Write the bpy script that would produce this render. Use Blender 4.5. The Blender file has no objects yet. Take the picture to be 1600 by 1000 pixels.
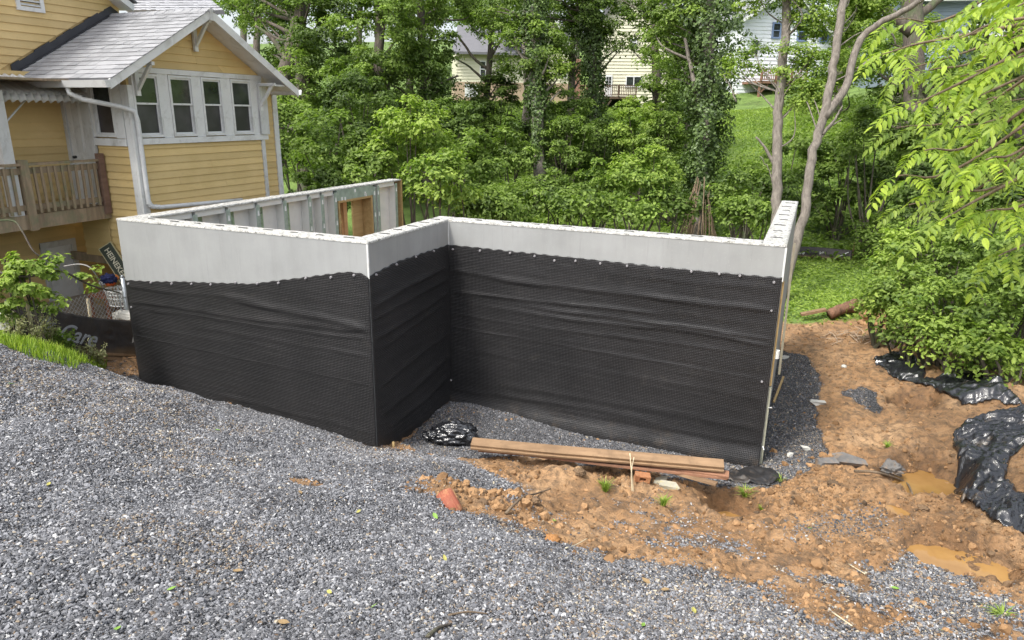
import bpy, math, random
import numpy as np
from mathutils import Vector, Matrix

random.seed(7)
rng = np.random.default_rng(11)
SC = bpy.context.scene
COL = SC.collection
R = math.radians

# ------------------------------------------------------------------ camera, world, sun, exposure
YAW, PITCH, ROLL = -.397, .288, .012
CAM = np.array([4.443, -6.435, 1.385])
FPX = 1093.25
FWD = np.array([math.sin(YAW)*math.cos(PITCH), math.cos(YAW)*math.cos(PITCH), -math.sin(PITCH)])
_R0 = np.array([math.cos(YAW), -math.sin(YAW), 0.]); _U0 = np.cross(_R0, FWD)
RGT = _R0*math.cos(ROLL)+_U0*math.sin(ROLL)
UPV = -_R0*math.sin(ROLL)+_U0*math.cos(ROLL)
cd = bpy.data.cameras.new('camera'); co = bpy.data.objects.new('camera', cd); COL.objects.link(co)
m = Matrix(((RGT[0], UPV[0], -FWD[0], CAM[0]), (RGT[1], UPV[1], -FWD[1], CAM[1]), (RGT[2], UPV[2], -FWD[2], CAM[2]), (0, 0, 0, 1)))
co.matrix_world = m
cd.sensor_width = 36; cd.lens = FPX/1600*36; cd.clip_start = .05; cd.clip_end = 600
SC.camera = co

SUN_DIR = Vector((-.30, -.62, 1.05)).normalized()       # towards the sun
w = bpy.data.worlds.new('World'); SC.world = w; w.use_nodes = True
nt = w.node_tree
sky = nt.nodes.new('ShaderNodeTexSky'); sky.sky_type = 'NISHITA'; sky.sun_disc = False
sky.sun_elevation = math.asin(SUN_DIR.z); sky.sun_rotation = math.atan2(SUN_DIR.x, SUN_DIR.y)
sky.air_density = 1.0; sky.dust_density = 4.0; sky.ozone_density = 1.0
hs_ = nt.nodes.new('ShaderNodeHueSaturation'); hs_.inputs['Saturation'].default_value = .38   # milky overcast sky
nt.links.new(sky.outputs[0], hs_.inputs['Color']); nt.links.new(hs_.outputs[0], nt.nodes['Background'].inputs[0])
nt.nodes['Background'].inputs[1].default_value = .15
sl = bpy.data.lights.new('sun', 'SUN'); sl.energy = 1.5; sl.angle = R(10); sl.color = (1, .96, .88)
so = bpy.data.objects.new('sun', sl); COL.objects.link(so)
so.rotation_euler = SUN_DIR.to_track_quat('Z', 'Y').to_euler()
SC.view_settings.view_transform = 'Standard'; SC.view_settings.look = 'None'
SC.view_settings.gamma = 1; SC.view_settings.use_curve_mapping = False
SC.view_settings.exposure = 1.15
SC.cycles.max_bounces = 6; SC.cycles.diffuse_bounces = 4; SC.cycles.glossy_bounces = 2
SC.cycles.transmission_bounces = 4; SC.cycles.transparent_max_bounces = 4
SC.cycles.use_denoising = True


def ray(px, py): return FWD + RGT*(px-800)/FPX - UPV*(py-500)/FPX
def at(px, py, D): return CAM + ray(px, py)*D
def onx(px, py, x): d = ray(px, py); return CAM + d*(x-CAM[0])/d[0]
def ony(px, py, y): d = ray(px, py); return CAM + d*(y-CAM[1])/d[1]
def onz(px, py, z): d = ray(px, py); return CAM + d*(z-CAM[2])/d[2]
def project(P):
    d = np.asarray(P, float)-CAM; k = d@FWD
    return 800+FPX*(d@RGT)/k, 500-FPX*(d@UPV)/k, k


# ------------------------------------------------------------------ numpy noise
def _hash(ix, iy, iz, s):
    h = (ix*374761393 + iy*668265263 + iz*2147483647 + s*1274126177) & 0xffffffff
    h = ((h ^ (h >> 13))*1274126177) & 0xffffffff
    h = (h ^ (h >> 16)) & 0xffffffff
    return h/4294967295.0
def vnoise(x, y, z=0., s=0):
    x, y, z = np.broadcast_arrays(np.asarray(x, float), y, z)
    ix, iy, iz = np.floor(x).astype(np.int64), np.floor(y).astype(np.int64), np.floor(z).astype(np.int64)
    fx, fy, fz = x-ix, y-iy, z-iz
    fx, fy, fz = fx*fx*(3-2*fx), fy*fy*(3-2*fy), fz*fz*(3-2*fz)
    def L(a, b, t): return a+(b-a)*t
    c = [[[_hash(ix+i, iy+j, iz+k, s) for k in (0, 1)] for j in (0, 1)] for i in (0, 1)]
    a = L(L(L(c[0][0][0], c[1][0][0], fx), L(c[0][1][0], c[1][1][0], fx), fy),
          L(L(c[0][0][1], c[1][0][1], fx), L(c[0][1][1], c[1][1][1], fx), fy), fz)
    return a*2-1
def fbm(x, y, z=0., s=0, o=4):
    t = 0; a = 1; n = 0; f = 1
    for k in range(o):
        t = t+a*vnoise(np.asarray(x)*f, np.asarray(y)*f, np.asarray(z)*f, s+k*17); n += a; a *= .5; f *= 2.03
    return t/n
def sstep(a, b, x):
    t = np.clip((x-a)/(b-a), 0, 1); return t*t*(3-2*t)


# ------------------------------------------------------------------ object helpers
def tag(o, label=None, cat=None, group=None, kind=None):
    if label: o['label'] = label
    if cat: o['category'] = cat
    if group: o['group'] = group
    if kind: o['kind'] = kind
    return o
def empty(name, loc=(0, 0, 0), label=None, cat=None, group=None, parent=None):
    o = bpy.data.objects.new(name, None); COL.objects.link(o); o.location = [float(v) for v in loc]
    o.empty_display_size = .1
    if parent: o.parent = parent
    return tag(o, label, cat, group)
def link(name, me, parent=None, origin=None):
    o = bpy.data.objects.new(name, me); COL.objects.link(o)
    if parent: o.parent = parent
    return o
def mesh_np(name, V, F, mats, smooth=False, attrs=None, midx=None):
    """V (n,3), F (m,k) one face size (k 3 or 4)."""
    V = np.ascontiguousarray(V, dtype=np.float32); F = np.ascontiguousarray(F, dtype=np.int32)
    me = bpy.data.meshes.new(name); k = F.shape[1]
    me.vertices.add(len(V)); me.vertices.foreach_set('co', V.ravel())
    me.loops.add(F.size); me.loops.foreach_set('vertex_index', F.ravel())
    me.polygons.add(len(F)); me.polygons.foreach_set('loop_start', np.arange(0, F.size, k, dtype=np.int32))
    if smooth: me.polygons.foreach_set('use_smooth', np.ones(len(F), bool))
    if not isinstance(mats, (list, tuple)): mats = [mats]
    for mt in mats: me.materials.append(mt)
    if midx is not None: me.polygons.foreach_set('material_index', np.asarray(midx, np.int32))
    for an, (dom, arr) in (attrs or {}).items():
        a = me.attributes.new(an, 'FLOAT', dom); a.data.foreach_set('value', np.asarray(arr, np.float32).ravel())
    me.update(calc_edges=True); me.validate()
    return me
class MB:
    def __init__(s, o=(0, 0, 0)): s.v = []; s.f = []; s.o = np.array(o, float)
    def add(s, vs, fs):
        n = len(s.v); s.v += [tuple(np.asarray(v, float)-s.o) for v in vs]; s.f += [tuple(i+n for i in f) for f in fs]; return s
    def hexa(s, p):   # 8 points, bottom loop then top loop
        return s.add(p, [(3, 2, 1, 0), (4, 5, 6, 7), (0, 1, 5, 4), (1, 2, 6, 5), (2, 3, 7, 6), (3, 0, 4, 7)])
    def box(s, a, b):
        (x0, y0, z0), (x1, y1, z1) = np.minimum(a, b), np.maximum(a, b)
        return s.hexa([(x0, y0, z0), (x1, y0, z0), (x1, y1, z0), (x0, y1, z0), (x0, y0, z1), (x1, y0, z1), (x1, y1, z1), (x0, y1, z1)])
    def bar(s, p, q, w, h, up=(0, 0, 1)):   # beam from p to q, width w sideways, height h along up
        p, q, up = np.array(p, float), np.array(q, float), np.array(up, float)
        d = (q-p)/np.linalg.norm(q-p); sd = np.cross(d, up); sd /= np.linalg.norm(sd); u = np.cross(sd, d)
        a, b = sd*w/2, u*h/2
        return s.hexa([p-a-b, p+a-b, q+a-b, q-a-b, p-a+b, p+a+b, q+a+b, q-a+b])
    def prism(s, poly, off):   # planar polygon list extruded by vector off
        n = len(poly); off = np.array(off, float); P = [np.array(p, float) for p in poly]
        vs = P+[p+off for p in P]
        return s.add(vs, [tuple(range(n))[::-1], tuple(range(n, 2*n))]+[(i, (i+1) % n, n+(i+1) % n, n+i) for i in range(n)])
    def tube(s, pts, rad, k=8, cap=True):
        pts = [np.array(p, float) for p in pts]; n = len(pts)
        if not hasattr(rad, '__len__'): rad = [rad]*n
        ref = None; vs = []; fs = []
        for i, p in enumerate(pts):
            t = pts[min(i+1, n-1)]-pts[max(i-1, 0)]; t = t/(np.linalg.norm(t)+1e-9)
            if ref is None: ref = np.array([0, 0, 1.]) if abs(t[2]) < .9 else np.array([1., 0, 0])
            a = np.cross(t, ref); a /= np.linalg.norm(a); b = np.cross(a, t); ref = b
            for j in range(k):
                an = 2*math.pi*j/k; vs.append(p+(a*math.cos(an)+b*math.sin(an))*rad[i])
        for i in range(n-1):
            for j in range(k):
                j2 = (j+1) % k; fs.append((i*k+j, i*k+j2, (i+1)*k+j2, (i+1)*k+j))
        if cap: fs += [tuple(range(k))[::-1], tuple(range((n-1)*k, n*k))]
        return s.add(vs, fs)
    def build(s, name, mat, parent=None, smooth=False, label=None, cat=None, group=None, kind=None, bevel=0):
        me = bpy.data.meshes.new(name); me.from_pydata(s.v, [], s.f)
        for mt in (mat if isinstance(mat, (list, tuple)) else [mat]): me.materials.append(mt)
        if smooth:
            me.polygons.foreach_set('use_smooth', np.ones(len(me.polygons), bool))
        me.update(); o = link(name, me, parent)
        o.location = [float(x) for x in s.o]
        if parent is not None and not parent.parent: o.location = [float(a-b) for a, b in zip(s.o, parent.location)]
        elif parent is not None and parent.parent:
            base = np.array(parent.location)+np.array(parent.parent.location); o.location = [float(a-b) for a, b in zip(s.o, base)]
        if bevel:
            b = o.modifiers.new('bevel', 'BEVEL'); b.width = bevel; b.segments = 1; b.limit_method = 'ANGLE'
        return tag(o, label, cat, group, kind)
def place(name, me, parent=None, loc=(0, 0, 0), rot=None, scale=None, **k):
    o = link(name, me, parent); o.location = [float(v) for v in loc]
    if rot is not None: o.rotation_euler = rot
    if scale is not None: o.scale = scale if hasattr(scale, '__len__') else (scale,)*3
    return tag(o, **k)
def catmull(P, n=6):
    P = [np.array(p, float) for p in P]; P = [2*P[0]-P[1]]+P+[2*P[-1]-P[-2]]; out = []
    for i in range(1, len(P)-2):
        for t in np.linspace(0, 1, n, endpoint=False):
            a, b, c, d = P[i-1:i+3]
            out.append(.5*((2*b)+(c-a)*t+(2*a-5*b+4*c-d)*t*t+(3*b-a-3*c+d)*t**3))
    out.append(P[-2]); return out


# ------------------------------------------------------------------ materials
class NT:
    def __init__(s, name):
        s.m = bpy.data.materials.new(name); s.m.use_nodes = True; s.t = s.m.node_tree; s.t.nodes.clear()
        s.out = s.n('ShaderNodeOutputMaterial')
    def n(s, ty, **k):
        x = s.t.nodes.new(ty)
        for a, b in k.items(): setattr(x, a, b)
        return x
    def l(s, a, b): s.t.links.new(a, b)
    def put(s, sock, v):
        if isinstance(v, bpy.types.NodeSocket): s.l(v, sock)
        elif v is not None:
            if hasattr(v, '__len__') and len(v) == 3 and sock.type == 'RGBA': v = (*v, 1)
            sock.default_value = v
    def coord(s, kind='Object', scale=(1, 1, 1), rot=(0, 0, 0)):
        t = s.n('ShaderNodeTexCoord'); mp = s.n('ShaderNodeMapping'); s.l(t.outputs[kind], mp.inputs[0])
        mp.inputs['Scale'].default_value = scale; mp.inputs['Rotation'].default_value = rot; return mp.outputs[0]
    def pos(s, scale=(1, 1, 1), rot=(0, 0, 0)):
        t = s.n('ShaderNodeNewGeometry'); mp = s.n('ShaderNodeMapping'); s.l(t.outputs['Position'], mp.inputs[0])
        mp.inputs['Scale'].default_value = scale; mp.inputs['Rotation'].default_value = rot; return mp.outputs[0]
    def noise(s, vec, sc, det=4, rough=.6, dist=0):
        x = s.n('ShaderNodeTexNoise'); s.l(vec, x.inputs['Vector']); x.inputs['Scale'].default_value = sc
        x.inputs['Detail'].default_value = det; x.inputs['Roughness'].default_value = rough; x.inputs['Distortion'].default_value = dist
        return x.outputs['Fac']
    def voro(s, vec, sc, feat='F1', out='Distance'):
        x = s.n('ShaderNodeTexVoronoi', feature=feat); s.l(vec, x.inputs['Vector']); x.inputs['Scale'].default_value = sc
        return x.outputs[out]
    def ramp(s, fac, stops, interp='LINEAR'):
        x = s.n('ShaderNodeValToRGB'); s.l(fac, x.inputs[0]); cr = x.color_ramp; cr.interpolation = interp
        while len(cr.elements) < len(stops): cr.elements.new(.5)
        for e, (p, c) in zip(cr.elements, stops):
            e.position = p; e.color = (*c, 1) if hasattr(c, '__len__') else (c, c, c, 1)
        return x.outputs[0]
    def mix(s, fac, a, b, mode='MIX'):
        x = s.n('ShaderNodeMix', data_type='RGBA', blend_type=mode); s.put(x.inputs[0], fac); s.put(x.inputs[6], a); s.put(x.inputs[7], b)
        return x.outputs[2]
    def math(s, op, a, b=None, c=None, clamp=False):
        x = s.n('ShaderNodeMath', operation=op); x.use_clamp = clamp; s.put(x.inputs[0], a)
        if b is not None: s.put(x.inputs[1], b)
        if c is not None: s.put(x.inputs[2], c)
        return x.outputs[0]
    def attr(s, name, out='Fac'):
        x = s.n('ShaderNodeAttribute'); x.attribute_name = name; return x.outputs[out]
    def bump(s, h, strength=.5, dist=.01, prev=None):
        x = s.n('ShaderNodeBump'); s.put(x.inputs['Height'], h); x.inputs['Strength'].default_value = strength; x.inputs['Distance'].default_value = dist
        if prev is not None: s.l(prev, x.inputs['Normal'])
        return x.outputs[0]
    def bsdf(s, col, rough=.6, normal=None, metal=0, spec=.5, coat=0, **k):
        b = s.n('ShaderNodeBsdfPrincipled'); s.put(b.inputs['Base Color'], col); s.put(b.inputs['Roughness'], rough)
        s.put(b.inputs['Metallic'], metal); s.put(b.inputs['Specular IOR Level'], spec); s.put(b.inputs['Coat Weight'], coat)
        if normal is not None: s.l(normal, b.inputs['Normal'])
        s.l(b.outputs[0], s.out.inputs[0]); return s.m
def rnd(t): return t.n('ShaderNodeObjectInfo').outputs['Random']
def simple(name, col, rough=.6, var=.12, sc=6, bump=.2, bsc=40, metal=0, spec=.4, dist=.004, grime=None, ornd=0):
    t = NT(name); p = t.coord(); n1 = t.noise(p, sc, 5)
    c = np.array(col)
    cc = t.ramp(n1, [(.25, tuple(np.clip(c*(1-var), 0, 1))), (.75, tuple(np.clip(c*(1+var), 0, 1)))])
    if grime is not None:
        g = t.ramp(t.noise(p, sc*.7, 8, .7, .6), [(.5, 0), (.72, 1)]); cc = t.mix(g, cc, grime)
    if ornd:
        k = t.math('MULTIPLY_ADD', rnd(t), ornd*2, 1-ornd); cc = t.mix(1, cc, t.math('MULTIPLY', k, 1), 'MULTIPLY')
    b = t.bump(t.noise(p, bsc, 5), bump, dist)
    return t.bsdf(cc, rough, b, metal, spec)

def m_leaf(name, dark, light, trans=.4, spec=.3):
    t = NT(name); a = t.attr('tint')
    c = t.ramp(a, [(0, dark), (1, light)])
    d = t.n('ShaderNodeBsdfPrincipled'); t.put(d.inputs['Base Color'], c); d.inputs['Roughness'].default_value = .5; d.inputs['Specular IOR Level'].default_value = spec
    tr = t.n('ShaderNodeBsdfTranslucent'); t.put(tr.inputs[0], t.mix(1, c, (1.0, 1.15, .5), 'MULTIPLY'))
    mx = t.n('ShaderNodeMixShader'); mx.inputs[0].default_value = trans
    t.l(d.outputs[0], mx.inputs[1]); t.l(tr.outputs[0], mx.inputs[2]); t.l(mx.outputs[0], t.out.inputs[0]); return t.m
LEAF = {
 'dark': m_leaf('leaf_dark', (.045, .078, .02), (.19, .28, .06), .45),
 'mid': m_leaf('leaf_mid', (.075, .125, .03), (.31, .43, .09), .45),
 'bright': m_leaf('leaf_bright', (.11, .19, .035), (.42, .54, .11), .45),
 'lime': m_leaf('leaf_lime', (.13, .24, .025), (.46, .58, .08), .45),
 'ivy': m_leaf('leaf_ivy', (.035, .065, .02), (.17, .26, .06), .25, .5),
}
def m_bark(name, c0, c1, moss=False):
    t = NT(name); p = t.pos((1, 1, .22)); n1 = t.noise(p, 14, 6, .7, .4)
    c = t.ramp(n1, [(.3, c0), (.7, c1)])
    if moss: c = t.mix(t.ramp(t.noise(t.pos(), 2.5, 4), [(.5, 0), (.65, .6)]), c, (.06, .1, .03))
    return t.bsdf(c, .9, t.bump(n1, .9, .03))
BARK = m_bark('bark_grey', (.085, .072, .06), (.27, .24, .205))
BARKD = m_bark('bark_dark', (.045, .036, .03), (.15, .125, .1), True)
TWIG = m_bark('twig_brown', (.1, .07, .045), (.24, .18, .12))

def m_concrete():
    t = NT('precast_concrete'); p = t.pos()
    a = t.ramp(t.noise(p, 1.6, 5, .6), [(.3, (.285, .292, .29)), (.7, (.345, .352, .35))])
    st = t.ramp(t.noise(t.pos((3, 3, .6)), 2.2, 5, .6), [(.35, (.93, .93, .92)), (.65, (1, 1, 1))])
    c = t.mix(1, a, st, 'MULTIPLY')
    sp = t.ramp(t.noise(p, 55, 3), [(.62, 0), (.72, .5)]); c = t.mix(sp, c, (.40, .40, .39))
    dr_ = t.ramp(t.noise(t.pos((5, 5, .35)), 3.1, 6, .7), [(.56, 0), (.74, .35)]); c = t.mix(dr_, c, (.19, .19, .18))
    h = t.math('ADD', t.noise(p, 130, 4), t.math('MULTIPLY', t.noise(p, 9, 4), .6))
    return t.bsdf(c, .85, t.bump(h, .35, .004))
CONC = m_concrete()
def m_top():
    t = NT('rough_beam_top'); p = t.pos()
    n1 = t.noise(p, 24, 6, .8, .8); n2 = t.noise(p, 9, 4)
    c = t.ramp(n1, [(.38, (.10, .10, .09)), (.46, (.34, .34, .32)), (.6, (.56, .56, .54))])
    c = t.mix(t.ramp(n2, [(.5, 0), (.75, .4)]), c, (.5, .46, .38))
    return t.bsdf(c, .9, t.bump(n1, .8, .012))
TOP = m_top()
def m_membrane():
    t = NT('dimpled_membrane'); tc = t.n('ShaderNodeUVMap')
    mp = t.n('ShaderNodeMapping'); t.l(tc.outputs[0], mp.inputs[0]); mp.inputs['Rotation'].default_value = (0, 0, R(45))
    sx = t.n('ShaderNodeSeparateXYZ'); t.l(mp.outputs[0], sx.inputs[0])
    k = 2*math.pi/.029
    s1 = t.math('SINE', t.math('MULTIPLY', sx.outputs[0], k)); s2 = t.math('SINE', t.math('MULTIPLY', sx.outputs[1], k))
    d = t.math('MULTIPLY', s1, s2); dd = t.math('SMOOTH_MAX', d, 0, .2)
    p = t.pos(); dust = t.noise(p, 1.3, 6, .65)
    c = t.ramp(dust, [(.3, (.012, .012, .013)), (.75, (.027, .026, .027))])
    c = t.mix(t.math('MULTIPLY', dd, .5), c, (.048, .047, .048))
    sm = t.ramp(t.noise(p, 7, 5, .7), [(.58, 0), (.8, .45)]); c = t.mix(sm, c, (.07, .064, .056))
    sz = t.n('ShaderNodeSeparateXYZ'); t.l(p, sz.inputs[0]); low = t.math('MULTIPLY_ADD', sz.outputs[2], -2.6, -6.25, clamp=True)   # dried mud splashed up the foot of the sheet
    mud = t.math('MULTIPLY', low, t.ramp(t.noise(p, 5, 8, .8), [(.52, 0), (.7, .8)])); c = t.mix(mud, c, (.12, .088, .06))
    dimple_nrm = t.bump(dd, .95, .012)  # bump normal of the dimples
    return t.bsdf(c, .43, t.bump(t.noise(p, 30, 4), .15, .01, dimple_nrm), 0, .45)
MEMB = m_membrane()
FAST = simple('fastener_plastic', (.27, .26, .27), .5)
GALV = simple('galvanised_stud_face', (.36, .43, .40), .5, .3, 8, .2, 30, .35)
FOAMG = simple('green_foam_sheet', (.27, .36, .24), .7, .45, 14, .2)
FOAMW = simple('white_concrete_bay', (.70, .70, .67), .8, .08, 5, .3, 50)
TAGW = simple('white_tag_plastic', (.75, .76, .76), .5)
INK_SHADE = simple('black_ink_and_shade', (.02, .02, .02), .6)  # print, and the painted dark of holes, the bay cavity and under-deck shade
def m_wood(name, c0, c1, rough=.75, grime=None, axis=(1, .12, 1), sc=9):
    t = NT(name); p = t.coord('Object', axis); n1 = t.noise(p, sc, 6, .65, 1.2)
    c = t.ramp(n1, [(.25, c0), (.75, c1)])
    if grime is not None: c = t.mix(t.ramp(t.noise(t.pos(), 5, 6, .7), [(.48, 0), (.7, .75)]), c, grime)
    return t.bsdf(c, rough, t.bump(n1, .5, .006))
LUMB = m_wood('lumber_yellow', (.30, .20, .08), (.50, .36, .17))
LUMO = m_wood('lumber_orange', (.38, .20, .09), (.55, .33, .16))
PLK = m_wood('old_plank', (.15, .09, .045), (.34, .22, .125), .8, (.16, .10, .055), (.15, 1, 1), 7)
PLKR = m_wood('old_plank_red', (.18, .085, .05), (.33, .17, .1), .8, (.14, .08, .05), (.15, 1, 1), 7)
PALEW = m_wood('pale_new_lumber', (.55, .46, .30), (.72, .64, .46))
TREATD = m_wood('treated_green_board', (.25, .25, .19), (.40, .40, .31))
DECKW = m_wood('weathered_deck_wood', (.15, .11, .07), (.38, .29, .19), .85, (.15, .17, .09), (1, 1, .12), 8)
DECKR = m_wood('weathered_red_post', (.12, .07, .05), (.24, .15, .11), .85)

def m_yellow():
    t = NT('yellow_siding_paint'); p = t.pos()
    c = t.ramp(t.noise(p, 2.2, 5), [(.3, (.59, .43, .18)), (.7, (.67, .50, .23))])
    k = t.math('MULTIPLY_ADD', rnd(t), .2, .88); c = t.mix(1, c, k, 'MULTIPLY')
    c = t.mix(t.ramp(t.noise(t.pos((1, 1, 3)), 6, 8, .7, .5), [(.56, 0), (.8, .45)]), c, (.36, .27, .13))
    return t.bsdf(c, .6, t.bump(t.noise(t.pos((1, .1, 1)), 60, 4), .2, .004))
YEL = m_yellow()
WHT = simple('white_trim_paint', (.66, .67, .66), .55, .06, 5, .15, 30, grime=(.45, .45, .42))
WHT2 = simple('weathered_white_paint', (.55, .56, .55), .65, .1, 5, .2, 30, grime=(.34, .33, .3))
GUT = simple('gutter_aluminium', (.64, .65, .65), .4, .06, 4, .05, 20, 0, .5, grime=(.45, .45, .43))
def m_shingle(name, a, b):
    t = NT(name); p = t.pos(); k = rnd(t)
    c = t.ramp(k, [(0, a), (1, b)])
    c = t.mix(t.ramp(t.noise(p, 220, 2), [(.45, 0), (.6, .45)]), c, tuple(np.array(b)*1.25))
    c = t.mix(t.ramp(t.noise(p, 2.3, 6), [(.5, 0), (.75, .35)]), c, tuple(np.array(a)*.7))
    return t.bsdf(c, .95, t.bump(t.noise(p, 200, 3), .6, .004))
SHG = m_shingle('roof_shingle_grey', (.20, .205, .215), (.31, .315, .33))
SHD = m_shingle('roof_shingle_dark', (.10, .10, .11), (.16, .16, .17))
FLASH = simple('black_flashing', (.035, .037, .042), .5, .2, 5, .4, 25)
def m_glass(name, c=(.02, .024, .022), rough=.06):
    t = NT(name); p = t.pos(); n1 = t.noise(p, 2.2, 3)
    cc = t.ramp(n1, [(.4, c), (.7, tuple(np.array(c)*2.6+.004))])
    return t.bsdf(cc, rough, t.bump(t.noise(p, 1.5, 2), .05, .02), 0, .7)
GLS = m_glass('dark_window_glass'); SCR = m_glass('window_screen', (.022, .02, .023), .35)
PVC = simple('pvc_plastic', (.72, .73, .7), .4)
def m_poly(name, mud=True, bs=.6):
    t = NT(name); p = t.pos(); n1 = t.noise(p, 9, 6, .6, 1.0); n2 = t.noise(t.pos((1, 1, 1), (0, 0, .7)), 26, 4, .6, 1.5)
    c = (.018, .019, .022)
    r = t.ramp(t.noise(p, 5, 4), [(.4, .12), (.7, .22)])
    if mud:
        mk = t.ramp(t.noise(p, 3.4, 7, .72, .5), [(.58, 0), (.72, .75)])
        c = t.mix(mk, c, t.ramp(t.noise(p, 11, 4), [(.35, (.14, .14, .13)), (.7, (.36, .23, .11))])); r = t.math('MAXIMUM', r, t.math('MULTIPLY', mk, .75))
    h = t.math('ADD', n1, t.math('MULTIPLY', n2, .3))
    return t.bsdf(c, r, t.bump(h, bs, .03), 0, 1.0)
POLY = m_poly('black_poly_sheet', True, .3); BAGM = m_poly('black_bag_plastic', False, .35)
def m_silt():
    t = NT('silt_fence_fabric'); p = t.pos(); 
    c = t.ramp(t.noise(p, 2.5, 6, .7), [(.35, (.022, .02, .022)), (.8, (.06, .05, .045))])
    sx = t.n('ShaderNodeSeparateXYZ'); t.l(t.n('ShaderNodeUVMap').outputs[0], sx.inputs[0])
    low = t.ramp(t.math('ADD', sx.outputs[1], t.math('MULTIPLY', t.noise(p, 5, 4), .25)), [(.2, .7), (.42, 0)])
    c = t.mix(low, c, (.22, .14, .07))
    return t.bsdf(c, .6, t.bump(t.noise(t.pos((1, 1, 1)), 18, 5, .7, 1), .5, .02))
SILT = m_silt()

# ------------------------------------------------------------------ terrain height
def P_(px, py, D): return tuple(at(px, py, D))
CT = [ (4.4, -6.4, -.25), (2., -6.4, -.2), (-1, -7.5, -.35), (7.5, -6.4, -.5), (4.4, -9, .1), (-2, -11, .1), (9, -10, -.1), (-5, -7, -.6), (14, -6, -1.0),
 (1.59, -5.05, -.72), (3.32, -3.7, -1.2), (6.12, -1.5, -1.98), (2.66, -1.86, -1.88), (4.0, -1.36, -2.08), (1.4, -1.5, -1.95), (5.2, -3, -1.55), (7.5, -3, -1.6),
 (-2, -4.5, -1.0), (0, -3, -1.42), (-3.36, -2.0, -1.03), (-4.4, -1.7, -1.28), (-5.5, -2.6, -1.1), (-2.7, -1.2, -1.62), (-1.5, -.9, -1.98),
 (-3.9, -.08, -2.24), (-2, -.08, -2.33), (0, -.08, -2.46), (.5, -.35, -2.36), (1.3, -.3, -2.34), (2.0, -.5, -2.35),
 (.3, .55, -2.66), (.9, .7, -2.66), (.5, 1.6, -2.62), (2, 1.4, -2.72), (3.2, 1.7, -2.73), (4.2, 1.7, -2.73), (2.4, .35, -2.58), (3.4, .5, -2.64), (4.4, .9, -2.66),
 (4.2, -.3, -2.45), (5.2, .3, -2.55), (5.2, 1.5, -2.6), (4.7, 3.5, -2.72), (5.6, 3.2, -2.62), (6.8, 3.2, -2.5), (7.6, 4.4, -2.3), (6.3, 6.3, -2.5), (7.6, 6, -2.35), (9, 7, -2.1),
 (6.4, .5, -2.5), (7.4, 1.0, -2.35), (7.5, 2.6, -2.35), (9, 2, -2.1), (6.8, -.6, -2.3), (8.5, -1, -2.1),
 (4.7, 8.4, -2.65), (5.4, 9, -2.55), (6, 11, -2.6), (4.9, 13, -2.6), (8, 10, -2.2), (11, 10, -1.6), (12, 14, -1.2),
 (-4.9, -.6, -1.62), (-4.1, -.55, -1.95), (-4.4, -.9, -1.55), (-4.44, .4, -2.15), (-5.0, .2, -1.95), (-5.5, -1, -1.6), (-7, -1, -1.6), (-5.2, 1.0, -2.1), (-6.2, 1, -2.1), (-7.5, 2, -2.1), (-10, -2, -1.2), (-12, 4, -1.9),
 (-2, 1.5, -2.73), (-2, 4, -2.73), (1, 4.5, -2.73), (3, 5, -2.73), (-1, 8, -2.7), (2, 8, -2.7), (-5, 6, -2.6), (-6, 9, -2.5),
 (1, 14, -2.62), (1, 18, -2.1), (-3, 15, -2.2), (-5, 18.2, -1.1), (-10, 16, -1.2), (3.7, 16, -2.4), (6, 17, -2.3), (9, 18, -1.0), (14, 22, 1.5),
 (.5, 32, .9), (-5, 27, .6), (-12, 27, 1.2), (6, 28, .9), (12, 32, 3.0), (0, 43, 2.0), (-8.6, 39, 1.8), (-17, 36, 1.8), (8, 45, 3.4), (18, 42, 5.0), (-28, 34, 2.5), (-25, 15, -.5),
 (0, 60, 5.5), (-20, 60, 6), (20, 60, 8), (-40, 60, 6), (40, 50, 9), (30, 20, 3), (20, 5, -.2), (-40, 10, 0), (-30, -15, 0), (25, -15, -.2), (0, -25, .4),
 (0, 110, 13), (-60, 110, 13), (60, 110, 15), (-90, 40, 6), (90, 40, 10), (-90, -30, 1), (90, -30, 1), (0, -60, 1)]
CT = np.array(CT)
def _tps(r): return np.where(r > 1e-6, r*r*np.log(np.maximum(r, 1e-6)), 0)
_n = len(CT); _K = _tps(np.hypot(CT[:, None, 0]-CT[None, :, 0], CT[:, None, 1]-CT[None, :, 1])) + np.eye(_n)*.02
_Pm = np.c_[np.ones(_n), CT[:, :2]]
_A = np.zeros((_n+3, _n+3)); _A[:_n, :_n] = _K; _A[:_n, _n:] = _Pm; _A[_n:, :_n] = _Pm.T
_w = np.linalg.solve(_A, np.r_[CT[:, 2], 0, 0, 0])
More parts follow.
